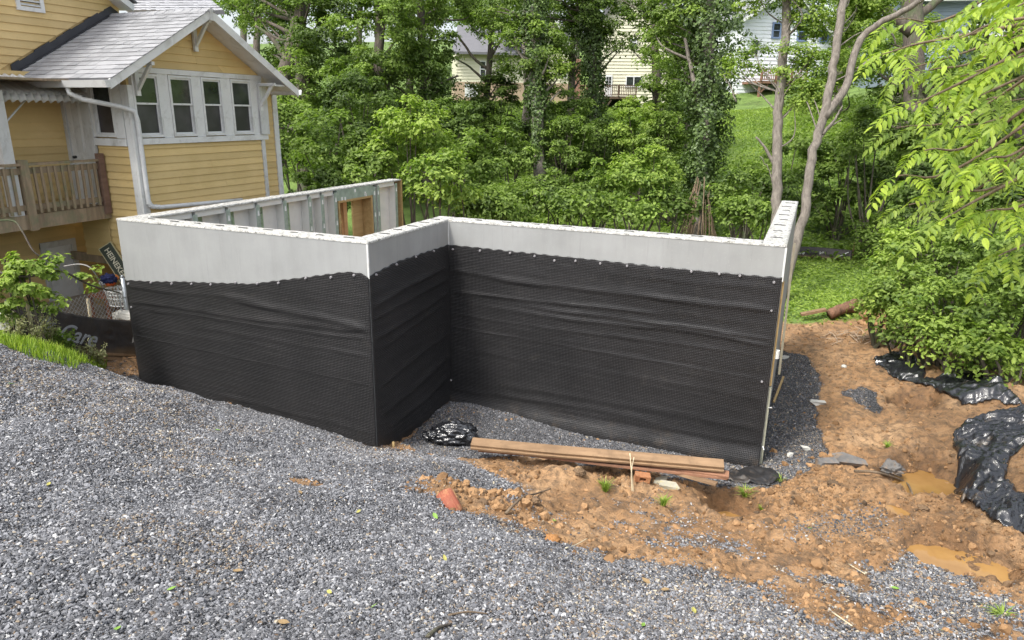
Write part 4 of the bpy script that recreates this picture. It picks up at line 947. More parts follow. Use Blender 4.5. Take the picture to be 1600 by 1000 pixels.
hb((XR, .1, -.2), (XR+.06, .2, -.36), 'joist_end', DECKW)
# door on the deck
for a, b in (((-6.10, YW0-.045, DZ_), (-6.03, YW0+.0, 1.62)), ((-6.67, YW0-.045, DZ_), (-6.60, YW0, 1.62)), ((-6.67, YW0-.05, 1.62), (-6.03, YW0, 1.70))): hb(a, b, 'door_casing', WHT2)
dd = hb((-6.595, YW0-.02, DZ_), (-6.27, YW0+.01, 1.615), 'door', WHT); MB((-6.5, YW0, .62)).tube([(-6.53, YW0-.02, .62), (-6.53, YW0-.07, .62)], .022, 8).build('handle', INK_SHADE, dd)
for z0, z1 in ((.0, .5), (.7, 1.5)): MB((-6.5, YW0, z0)).box((-6.47, YW0-.026, z0), (-6.32, YW0-.02, z1)).build('door_panel', WHT2, dd)
hb((-6.255, YW0-.03, DZ_), (-6.105, YW0+.01, 1.615), 'storm_door', WHT2); hb((-6.268, YW0-.012, DZ_), (-6.257, YW0+.0, 1.6), 'door_gap', INK_SHADE)
# white columns on the left
hb((-6.05, -.02, DZ_), (-5.93, .13, 1.60), 'porch_column', WHT2)
MB((-6, 0, 1.3)).tube([(-5.95, .12, 1.18), (-6.3, .75, 1.55)], .012, 6).build('awning_strut', WHT2, hs)
# corrugated awning
aw = []; nz2 = 150; ysq = np.linspace(-1.4, YW0-.06, nz2); 
xs = np.linspace(XR+.0, -6.02, 8)
A_ = []
for x in xs:
    t_ = (x-xs[0])/(xs[-1]-xs[0])
    for y in ysq: A_.append((x, y, 1.84-.26*t_+.016*math.sin(y*2*math.pi/.11)))
A_ = np.array(A_); i = (np.arange(len(xs)-1)[:, None]*nz2+np.arange(nz2-1)[None]).ravel(); F_ = np.c_[i, i+nz2, i+nz2+1, i+1]
o_ = link('awning', mesh_np('awning', A_-np.array([XG, YW0, -2.1]), F_, WHT2, True), hs); s_ = o_.modifiers.new('s', 'SOLIDIFY'); s_.thickness = .006
A_ = np.array([(-6.02+dz*.3+.022*math.sin(y*2*math.pi/.11), y, 1.585+.018*math.sin(y*2*math.pi/.11)-dz-(.02*abs(math.sin(y*math.pi/.11)) if dz else 0)) for dz in (0, .11) for y in ysq])
i = np.arange(nz2-1); o_ = link('awning_valance', mesh_np('awning_valance', A_-np.array([XG, YW0, -2.1]), np.c_[i, i+nz2, i+nz2+1, i+1], WHT2, True), hs); s_ = o_.modifiers.new('s', 'SOLIDIFY'); s_.thickness = .006
hb((-6.6, -.4, 1.74), (-5.62, YW0-.1, 1.77), 'porch_ceiling', DECKW)
# basement level
b0, b1, bt_ = onx(72, 400, XL)[1], onx(112, 400, XL)[1], onx(95, 384, XL)[2]
hb((XL-.02, b0, -2.3), (XL+.02, b1, bt_), 'basement_door', WHT); hb((XL-.0, b0-.09, -2.3), (XL+.035, b0-.005, bt_+.08), 'door_casing', WHT2); hb((XL-.0, b1+.005, -2.3), (XL+.035, b1+.09, bt_+.08), 'door_casing', WHT2); hb((XL-.0, b0-.09, bt_+.005), (XL+.037, b1+.09, bt_+.1), 'door_casing', WHT2)
for k in range(3): hb((XR+.05+k*.22, .5-.0, -2.2), (XR+.27+k*.22, 1.3, -1.62-k*.16), 'step', simple('old_concrete_step%d' % k, (.26, .22, .17), .9, .2) if k == 0 else bpy.data.materials['old_concrete_step0'])

# ================================================================== PUDDLES
def m_muddy():
    t = NT('muddy_water'); p = t.pos(); c = t.ramp(t.noise(p, 3, 4), [(.3, (.26, .14, .045)), (.7, (.36, .21, .075))])
    return t.bsdf(c, .08, t.bump(t.noise(p, 10, 2), .06, .01), 0, .5)
MUDW = m_muddy()
def puddle(k, frac, grow):
    x0, y0, dep, rx, ry = PITS[k]; z = gs(x0, y0); z = float(height(np.array([x0]), np.array([y0]))[0])+dep*frac; rx *= grow; ry *= grow
    a = np.linspace(0, 2*math.pi, 49)[:-1]; r = 1+.10*np.sin(a*3+x0)+.05*np.sin(a*7)
    MB((x0, y0, z)).add([(x0+rx*c*math.cos(t_), y0+ry*c*math.sin(t_), z) for t_, c in zip(a, r)], [tuple(range(48))]).build('puddle', MUDW, kind='structure')
puddle(0, .26, .98); puddle(1, .28, .98); puddle(2, .30, .98); puddle(3, .55, 1.0)

# ================================================================== BACKGROUND HOUSES
def m_siding(name, c, k=6.0):
    return simple(name, c, .7, .05, 1.5, .1, 8, grime=tuple(np.array(c)*.8))
CREAM = m_siding('cream_siding', (.60, .58, .44)); WHS = m_siding('white_siding', (.70, .73, .76)); GRS = m_siding('blue_grey_siding', (.22, .27, .33)); TANS = m_siding('tan_stucco', (.40, .30, .21))
BLUET = simple('blue_trim', (.16, .22, .36), .6); DKW = simple('dark_deck_wood', (.10, .065, .045), .8, .3); RDW = simple('red_brown_deck_wood', (.24, .13, .09), .8, .3)
class Far:
    """frame of a far building: origin at a photograph point, u to the right of the view, v away, z up; px(...) measures in photograph pixels"""
    def __init__(s, name, px, py, D, label, yaw=0, cat='house'):
        s.o = at(px, py, D); s.px0, s.py0, s.D = px, py, D; s.k = D/FPX
        s.u = norm(np.array([RGT[0], RGT[1], 0])); c, n_ = math.cos(yaw), math.sin(yaw); s.u = np.array([s.u[0]*c-s.u[1]*n_, s.u[0]*n_+s.u[1]*c, 0]); s.v = np.array([-s.u[1], s.u[0], 0])
        s.root = empty(name, s.o, label, cat)
    def P(s, px, py, d=0): return s.o+s.u*(px-s.px0)*s.k+s.v*d+np.array([0, 0, 1])*(s.py0-py)*s.k/.97
    def box(s, x0, y0, x1, y1, d0, d1, name, mat, parent=None, **kw):
        q = [s.P(x0, y1, d0), s.P(x1, y1, d0), s.P(x1, y1, d1), s.P(x0, y1, d1), s.P(x0, y0, d0), s.P(x1, y0, d0), s.P(x1, y0, d1), s.P(x0, y0, d1)]
        return MB(q[0]).hexa(q).build(name, mat, parent or s.root, **kw)
    def poly(s, pts, d0, d1, name, mat, **kw):
        return MB(s.P(*pts[0], d0)).prism([s.P(x, y, d0) for x, y in pts], s.v*(d1-d0)).build(name, mat, s.root, **kw)
    def siding(s, pts, d, step, mat):
        """lapped boards over a polygon wall"""
        P2 = np.array(pts, float); y0, y1 = P2[:, 1].min(), P2[:, 1].max(); mb = MB(s.o); y = y1
        while y > y0+.5:
            ym = max(y-step, y0); xs = []
            for yy in (y-.01, ym+.01):
                c = []
                for i in range(len(P2)):
                    a, b = P2[i], P2[(i+1) % len(P2)]
                    if (a[1]-yy)*(b[1]-yy) < 0: c.append(a[0]+(b[0]-a[0])*(yy-a[1])/(b[1]-a[1]))
                xs.append((min(c), max(c)) if len(c) > 1 else None)
            if xs[0] and xs[1]:
                mb.hexa([s.P(xs[0][0], y, d-.05), s.P(xs[0][1], y, d-.05), s.P(xs[0][1], y, d), s.P(xs[0][0], y, d), s.P(xs[1][0], ym, d-.012), s.P(xs[1][1], ym, d-.012), s.P(xs[1][1], ym, d), s.P(xs[1][0], ym, d)])
            y -= step
        mb.build('siding', mat, s.root, kind='stuff')
    def win(s, x0, y0, x1, y1, d, trim=WHT, two=True, fr=1.4):
        f = MB(s.P(x0, y1, d))
        def b(mb, a0, b0, a1, b1, e0, e1): mb.hexa([s.P(a0, b1, e0), s.P(a1, b1, e0), s.P(a1, b1, e1), s.P(a0, b1, e1), s.P(a0, b0, e0), s.P(a1, b0, e0), s.P(a1, b0, e1), s.P(a0, b0, e1)])
        for q in ((x0-fr, y0-fr, x0, y1+fr), (x1, y0-fr, x1+fr, y1+fr), (x0, y0-fr, x1, y0), (x0, y1, x1, y1+fr)): b(f, *q, d-.12, d-.04)
        ym = (y0+y1)/2
        if two: b(f, x0, ym-.6, x1, ym+.6, d-.11, d-.05)
        w_ = f.build('window', trim, s.root)
        g = MB(s.P(x0, y1, d)); b(g, x0, y0, x1, y1, d-.08, d-.06); g.build('pane', GLS, w_)
    def rail(s, x0, x1, ytop, ybot, d, mat, step=2.6, post=()):
        s.box(x0, ytop, x1, ytop+1.3, d-.06, d+.03, 'rail', mat); s.box(x0, ybot-2, x1, ybot-1, d-.04, d+.0, 'rail', mat)
        n_ = int((x1-x0)/step); mb = MB(s.P(x0, ytop, d))
        for i in range(n_):
            x = x0+step*(i+.5); q = [s.P(x-.45, ybot-1, d-.04), s.P(x+.45, ybot-1, d-.04), s.P(x+.45, ybot-1, d), s.P(x-.45, ybot-1, d), s.P(x-.45, ytop+1, d-.04), s.P(x+.45, ytop+1, d-.04), s.P(x+.45, ytop+1, d), s.P(x-.45, ytop+1, d)]
            mb.hexa(q)
        mb.build('balusters', mat, s.root, kind='stuff')
        for x in post: s.box(x-.9, ytop-1, x+.9, ybot, d-.1, d+.06, 'rail_post', mat)
# 1 cream house with dark roof, left of the ivy-wrapped trunk
h1 = Far('cream_house', 712, 132, 44, 'cream sided house with dark grey roof and tan base behind the left trees', .12)
body = [(713, 128), (895, 128), (895, 70), (860, 22), (820, 70), (800, 88), (713, 88)]
h1.poly([(713, 128), (895, 128), (895, 72), (860, 30), (822, 84), (713, 84)], 0, 7, 'wall', CREAM)
h1.siding([(713, 128), (895, 128), (895, 72), (860, 30), (822, 84), (713, 84)], 0, 4.4, CREAM)
h1.box(712, 128.2, 896, 185, -.05, 6.9, 'foundation_wall', TANS)
MB(h1.P(708, 86, -.5)).prism([h1.P(706, 86, -.6), h1.P(822, 86, -.6), h1.P(822, 40, 3.2), h1.P(720, 40, 3.2)], (0, 0, -.15)).build('roof', SHD, h1.root)
MB(h1.P(770, 66, -.7)).prism([h1.P(776, 62, -.8), h1.P(824, 62, -.8), h1.P(824, 30, 2.2), h1.P(788, 30, 2.2)], (0, 0, -.15)).build('roof', SHD, h1.root)
h1.poly([(856, 26), (861, 22), (900, 78), (894, 80)], -.5, 7.2, 'roof', SHD); h1.poly([(857, 30), (861, 26), (899, 80), (893, 82)], -.56, -.5, 'rake_board', WHT)
h1.poly([(861, 22), (866, 26), (824, 84), (818, 82)], -.5, 7.2, 'roof', SHD)
for q in ((751, 99, 758, 120), (768, 72, 776, 86), (878, 101, 887, 119), (841, 60, 848, 76)): h1.win(*q, 0)
h1.box(726, 131, 746, 150, -.08, 0, 'basement_door', WHT)
# 2 tall cream house with deck
h2 = Far('tall_cream_house', 940, 155, 43, 'tall cream sided house with a dark raised deck above the thicket', -.1)
pl = [(936, 170), (1040, 170), (1040, 40), (985, -22), (936, 40)]
h2.poly(pl, 0, 8, 'wall', CREAM); h2.siding(pl, 0, 4.6, CREAM)
h2.poly([(930, 42), (985, -26), (985, -20), (934, 46)], -.5, 8.3, 'roof', SHD); h2.poly([(985, -26), (1046, 42), (1042, 46), (985, -20)], -.5, 8.3, 'roof', SHD)
h2.win(977, 123, 999, 136, 0, WHT, False); h2.box(987.3, 122, 988.6, 137, -.13, -.05, 'window_mullion', WHT); h2.win(981, 70, 988, 79, 0)
dr_ = h2.box(944, 120, 955, 152, -.1, -.04, 'door', WHT); 
for a in range(2):
    for b in range(3): h2.box(946+a*4, 123+b*5, 949+a*4, 127+b*5, -.13, -.101, 'door_pane', GLS)
h2.box(899, 152, 990, 155.5, -2.6, 0, 'deck_floor', DKW); h2.rail(899, 934, 137, 152, -2.6, RDW, 2.2, (899, 917, 934)); h2.rail(937, 988, 137, 152, -2.6, DKW, 2.6, (939, 963, 988))
for x in (901, 941, 986): h2.box(x-1.3, 155.6, x+1.3, 190, -2.6, -2.4, 'deck_post', DKW)
MB(h2.P(941, 172, -2.5)).bar(h2.P(941, 172, -2.5), h2.P(953, 157, -2.5), .1, .1).build('deck_brace', DKW, h2.root)
h2.box(940, 156, 1000, 188, -.06, -.01, 'deck_shade_panel', INK_SHADE)  # black sheet standing in for the shade under the deck
h2.box(898, 100, 906, 151, -1.2, -.9, 'porch_post', RDW)
# 3 white gabled house
h3 = Far('white_gabled_house', 1150, 165, 50, 'white gabled house with blue trimmed windows and a raised brown deck', .15)
pl = [(1148, 162), (1305, 162), (1305, 70), (1213, 2), (1148, 40)]
h3.poly(pl, 0, 9, 'wall', WHS); h3.siding(pl, 0, 5.2, WHS)
h3.poly([(1138, 42), (1214, -4), (1214, 1), (1140, 46)], -.7, 9.3, 'roof', SHG); h3.poly([(1214, -4), (1312, 74), (1309, 77), (1214, 1)], -.7, 9.3, 'roof', SHG)
h3.poly([(1140, 45), (1214, .5), (1214, 4), (1142, 49)], -.74, -.68, 'rake_board', WHT); h3.poly([(1214, .5), (1309, 76), (1306, 79), (1214, 4)], -.74, -.68, 'rake_board', WHT)
h3.win(1208, 11, 1212, 20, 0, WHT, False, 1); 
for q in ((1198, 49, 1208, 67), (1240, 47, 1251, 70), (1278, 50, 1288, 70)): h3.win(*q, 0, BLUET, True, 2.4)
h3.win(1166, 73, 1176, 92, 0, WHT)
h3.box(1146, 148, 1306, 175, -.06, 8.9, 'foundation_wall', TANS)
h3.box(1156, 131, 1232, 134.5, -2.4, 0, 'deck_floor', RDW); h3.rail(1158, 1232, 115, 131, -2.4, RDW, 2.8, (1160, 1184, 1208, 1231))
for x in (1161, 1192, 1229): h3.box(x-1, 134.6, x+1, 166, -2.3, -2.1, 'deck_post', RDW)
MB(h3.P(1172, 146, -2.3)).bar(h3.P(1162, 148, -2.2), h3.P(1174, 136, -2.2), .09, .09).build('deck_brace', RDW, h3.root)
# 4 blue-grey house
h4 = Far('blue_grey_house', 1480, 90, 38, 'blue grey house with white porch rail, mostly hidden by the overhanging leaves', -.2)
pl = [(1400, 130), (1640, 130), (1640, 4), (1400, 4)]
h4.poly(pl, 0, 8, 'wall', GRS); h4.siding(pl, 0, 5.5, GRS)
MB(h4.P(1400, 4, 0)).prism([h4.P(1392, 10, -.7), h4.P(1650, 10, -.7), h4.P(1650, -60, 5), h4.P(1392, -60, 5)], (0, 0, -.15)).build('roof', SHG, h4.root)
h4.box(1392, 8, 1650, 13, -.76, -.7, 'fascia', WHT)
for q in ((1418, 90, 1429, 104), (1505, 38, 1525, 62), (1424, 40, 1438, 62), (1550, 38, 1570, 62)): h4.win(*q, 0)
h4.box(1488, 62, 1640, 66, -2.2, 0, 'porch_floor', WHT); h4.rail(1490, 1640, 44, 62, -2.2, WHT, 4, (1490, 1540, 1590)); h4.box(1488, 66.1, 1640, 120, -.03, -.01, 'porch_shade_wall', GRS)
for x in (1490, 1590): h4.box(x-1.2, 14, x+1.2, 62, -2.2, -2.0, 'porch_post', WHT)

# ================================================================== FOREST
G1 = None
tree('ivy_trunk_tree', [(843, 285), (840, 200), (838, 100), (836, 0), (833, -90)], 24, .24, .15, BARK, 'tall tree with bare pale foot and ivy sleeve, in front of the cream house',
     [(825, 75, 24, 55, 50, 'mid', 1.0), (800, 20, 25, 60, 50, 'mid', .8), (862, 120, 24, 30, 30, 'bright', .7), (850, -50, 25, 90, 60, 'mid', .7)], (), (.26, .95, .30, .45, 9000, .10), .12)
tree('twin_dark_stem_tree', [(825, 110), (822, 40), (826, -60)], 30, .2, .16, BARK, 'tree with twin grey stems rising out of frame above the cream house', [(770, 10, 31, 60, 45, 'mid', .7), (880, 5, 31, 60, 40, 'dark', .7)], [([(828, 60), (838, 0), (842, -60)], 30, .14, .1)])
tree('wide_ivy_tree', [(1090, 350), (1096, 290), (1102, 180), (1108, 60), (1112, -90)], 21, .20, .16, BARK, 'thick ivy covered trunk left of the grassy clearing, vines bare at its foot',
     [(1060, 20, 21.5, 65, 60, 'mid', .9), (1120, -40, 22, 90, 60, 'mid', .8), (1032, 90, 22, 40, 45, 'mid', .6)], [([(1100, 200), (1085, 130), (1070, 60)], 21, .09, .05)], (.30, 1., .42, .85, 17000, .10), .12)
# vines at the foot of the wide ivy tree
tb = at(1090, 350, 21); vb_ = empty('ivy_root_mat', (tb[0], tb[1], gz(tb[0], tb[1])), 'brown mat of dead vines round the foot of the widest ivy tree', 'dead vines')
mb = MB(vb_.location)
for k in range(46):
    a = rng.uniform(0, 6.28); r0 = rng.uniform(.2, .85); q = np.array([tb[0]+math.cos(a)*r0, tb[1]+math.sin(a)*r0*.6-.1, 0]); q[2] = gs(q[0], q[1])+.02
    tp_ = np.array([tb[0]+math.cos(a)*.2+.05, tb[1]+math.sin(a)*.2, gz(tb[0], tb[1])+rng.uniform(.5, 2.2)]); mb.tube(catmull([q, (q*.45+tp_*.55)*np.array([1, 1, .86])+[0, 0, -.0], tp_], 3), .014, 4)
mb.build('vine', simple('dead_vine', (.26, .19, .13), .9, .3), vb_)
tree('locust_tree', [(1212, 345), (1214, 250), (1218, 160), (1226, 60), (1232, -60)], 17, .13, .10, BARK, 'straight bare grey trunk with a broken side branch, left of the leaning one',
     [(1175, 95, 17.5, 40, 24, 'bright', .55), (1240, 100, 17, 38, 32, 'bright', .8), (1150, 105, 18, 24, 20, 'bright', .5), (1265, 30, 17, 45, 36, 'bright', 1.1), (1205, -10, 17, 60, 36, 'bright', 1.0), (1250, 150, 17, 34, 26, 'bright', 1.0)],
     [([(1212, 262), (1200, 238), (1182, 214)], 17, .06, .02), ([(1208, 290), (1200, 262), (1188, 245)], 17, .015, .008), ([(1150, 160), (1141, 135), (1130, 118)], 17.6, .02, .01)], None, .085, cr=.3)
tree('leaning_walnut_tree', [(1222, 460), (1256, 335), (1268, 250), (1290, 165), (1304, 90), (1318, 0), (1330, -70)], 16, .115, .085, BARK, 'right leaning grey trunk with a long dark forked limb, behind the wall end',
     [(1300, 110, 16.7, 50, 30, 'bright', 1.0), (1345, 40, 17, 45, 40, 'bright', 1.1), (1275, 150, 16.6, 30, 30, 'bright', .9), (1350, 0, 17, 60, 40, 'bright', 1.1)],
     [([(1286, 185), (1322, 135), (1340, 70), (1372, 38), (1420, 12), (1470, -25)], [16, 16, 16, 15.8, 15.5, 15], .10, .055), ([(1284, 210), (1305, 185), (1316, 165)], 16, .04, .015), ([(1340, 108), (1362, 92), (1376, 90)], 16, .035, .015), ([(1372, 38), (1394, 55), (1400, 70)], 16, .03, .012), ([(1276, 225), (1296, 200), (1316, 186)], 16, .03, .012)], None, .085, cr=.3)
tree('hanging_branch_tree', [(475, 300), (472, 180), (470, 60), (468, -80)], 25, .24, .2, BARKD, 'tall dark leafy tree close behind the yellow house gable', [(505, 55, 24, 60, 75, 'dark', 1.1), (470, 150, 24, 40, 60, 'mid', .9), (490, -30, 25, 90, 60, 'dark', .9)])
tree('leaning_dark_tree', [(432, 250), (436, 160), (452, 90), (470, 20), (490, -60)], 27, .34, .24, BARKD, 'dark thick leaning trunk seen just above the gable end', [(420, 20, 28, 60, 40, 'mid', .6), (400, -20, 28, 80, 40, 'mid', .6), (430, 100, 29, 22, 40, 'mid', .35)], [([(450, 95), (425, 60), (400, 40)], 27, .12, .05)])
tree('broad_green_tree', [(585, 310), (588, 200), (592, 80), (600, -60)], 24, .2, .16, BARKD, 'broad green tree left of centre, its crown filling the top edge', [(590, 50, 23, 75, 70, 'mid', 1.), (560, 140, 22.5, 55, 55, 'mid', .9), (620, -20, 24, 90, 50, 'mid', .9)])
tree('drooping_hemlock_tree', [(668, 330), (664, 220), (660, 100), (656, -50)], 25, .18, .13, BARKD, 'tree with hanging dull green sprays right of the broad green tree', [(665, 60, 25, 55, 55, 'mid', .9), (640, 130, 24, 60, 45, 'dark', .9), (700, 0, 26, 60, 50, 'mid', .8)], [([(664, 160), (690, 130), (716, 118)], 25, .06, .03)])
tree('slender_forked_tree', [(752, 290), (756, 200), (764, 110), (770, 20), (772, -60)], 27, .13, .1, BARKD, 'slender dark tree whose limbs cross the grey roof of the cream house', [(752, 15, 27, 45, 30, 'mid', .5), (792, 110, 27, 26, 30, 'mid', .5), (745, 185, 27, 28, 36, 'dark', .9)], [([(764, 110), (740, 90), (715, 55)], 27, .07, .04), ([(762, 130), (735, 105), (712, 92)], 27, .06, .02), ([(766, 90), (790, 50), (800, 20)], 27, .06, .03)])
tree('dark_ivied_tree', [(935, 300), (930, 200), (926, 110), (922, 20), (918, -60)], 28, .22, .15, BARKD, 'dark ivied trunk standing before the raised dark deck', [(915, 30, 28, 55, 50, 'dark', .9), (955, 60, 28, 30, 30, 'mid', .7), (880, -10, 28, 60, 40, 'mid', .8)], (), (.25, .9, .4, .5, 6500, .11), .12)
tree('tall_green_tree', [(1030, 320), (1028, 220), (1024, 100), (1020, -40)], 27, .2, .14, BARKD, 'tall green tree between the raised dark deck and the widest ivy tree', [(1025, 40, 27, 50, 60, 'mid', .9), (1040, 130, 26, 45, 45, 'mid', .9), (985, 0, 28, 55, 40, 'dark', .7)], [([(1026, 150), (1058, 120), (1075, 105)], 27, .05, .02)])
tree('dark_right_tree', [(1432, 320), (1430, 200), (1428, 100), (1424, 0), (1418, -60)], 21, .34, .28, BARKD, 'stout dark trunk before the blue grey house', [(1385, 110, 22, 55, 60, 'mid', .8), (1470, 140, 21, 60, 45, 'mid', .9), (1560, 150, 21, 70, 50, 'dark', .9)], [([(1426, 50), (1395, 25), (1360, -10)], 20, .2, .12), ([(1428, 30), (1460, 5), (1500, -30)], 21, .16, .1)])
tree('roadside_tree', [(1600, 330), (1596, 200), (1590, 60), (1590, -60)], 23, .25, .2, BARKD, 'broad dark green tree at the right edge behind the drooping compound leaves', [(1580, 60, 22, 80, 70, 'mid', .9), (1520, 90, 24, 50, 50, 'dark', .6), (1600, 220, 20, 80, 60, 'dark', .9)])
tree('high_gable_tree', [(1310, 160), (1312, 60), (1316, -60)], 33, .2, .16, BARKD, 'tree behind the leaning grey trunk that hides the white house eave', [(1345, 30, 32, 40, 50, 'mid', .9), (1310, 105, 31, 36, 36, 'bright', .7)])
# a line of trees behind the houses
for i, (x, y, D, rx, ry, lab) in enumerate([(560, -10, 60, 110, 70, 'pale hilltop tree at the top left of the woods'), (740, -5, 62, 90, 60, 'hilltop tree behind the cream house roof'), (900, -5, 60, 90, 60, 'hilltop tree between the two cream houses'), (1040, 0, 62, 90, 70, 'hilltop tree above the tall cream house'),
        (1150, -5, 66, 70, 55, 'yellowish hilltop tree left of the white gable'), (1330, -10, 62, 90, 70, 'hilltop tree right of the white house'), (1500, -60, 64, 90, 50, 'hilltop tree above the blue grey roof'), (380, -30, 55, 110, 60, 'hilltop tree over the yellow house roof')]):
    tree('hilltop_tree', [(x, y+120), (x+3, y), (x+5, y-50)], D, .3, .2, BARKD, lab, [(x, y, D, rx, ry, 'bright', .75)], (), None, .26, cr=1.2, group='trees on the hilltop behind the houses')
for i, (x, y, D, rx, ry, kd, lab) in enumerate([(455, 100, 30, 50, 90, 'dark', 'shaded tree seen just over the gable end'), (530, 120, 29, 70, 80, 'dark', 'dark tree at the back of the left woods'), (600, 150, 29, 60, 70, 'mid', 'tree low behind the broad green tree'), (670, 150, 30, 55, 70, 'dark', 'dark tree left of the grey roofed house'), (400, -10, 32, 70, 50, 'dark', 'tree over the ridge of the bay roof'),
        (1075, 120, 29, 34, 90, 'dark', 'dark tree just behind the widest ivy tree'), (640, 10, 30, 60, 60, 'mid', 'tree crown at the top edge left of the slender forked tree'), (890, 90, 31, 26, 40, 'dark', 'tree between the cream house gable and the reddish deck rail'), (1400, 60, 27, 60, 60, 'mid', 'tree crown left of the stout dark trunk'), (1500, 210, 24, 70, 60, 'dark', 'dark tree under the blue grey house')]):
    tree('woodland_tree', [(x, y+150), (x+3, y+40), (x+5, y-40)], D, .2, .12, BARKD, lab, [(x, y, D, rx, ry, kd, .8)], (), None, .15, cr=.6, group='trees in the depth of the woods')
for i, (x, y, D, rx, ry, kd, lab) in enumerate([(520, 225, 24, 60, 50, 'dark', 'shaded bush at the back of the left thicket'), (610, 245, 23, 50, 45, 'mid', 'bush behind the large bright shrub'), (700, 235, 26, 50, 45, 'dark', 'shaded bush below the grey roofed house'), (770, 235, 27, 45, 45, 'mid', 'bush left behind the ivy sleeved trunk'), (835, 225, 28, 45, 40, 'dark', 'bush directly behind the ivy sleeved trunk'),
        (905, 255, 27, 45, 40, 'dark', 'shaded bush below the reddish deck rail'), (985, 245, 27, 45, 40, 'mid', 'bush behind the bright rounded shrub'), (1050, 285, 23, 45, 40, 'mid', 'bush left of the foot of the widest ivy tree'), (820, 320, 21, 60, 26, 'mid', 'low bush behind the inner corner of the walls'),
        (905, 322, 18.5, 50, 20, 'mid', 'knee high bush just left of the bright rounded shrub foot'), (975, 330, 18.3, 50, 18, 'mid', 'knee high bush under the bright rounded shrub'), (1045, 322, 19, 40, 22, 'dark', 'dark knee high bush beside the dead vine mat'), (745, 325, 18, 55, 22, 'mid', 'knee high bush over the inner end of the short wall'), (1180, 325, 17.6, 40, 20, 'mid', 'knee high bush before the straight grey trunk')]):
    shrub(x, y, D, rx, ry, kd, lab, .14, .8, cr=.45, name='bush', group='bushes in the depth of the thicket')
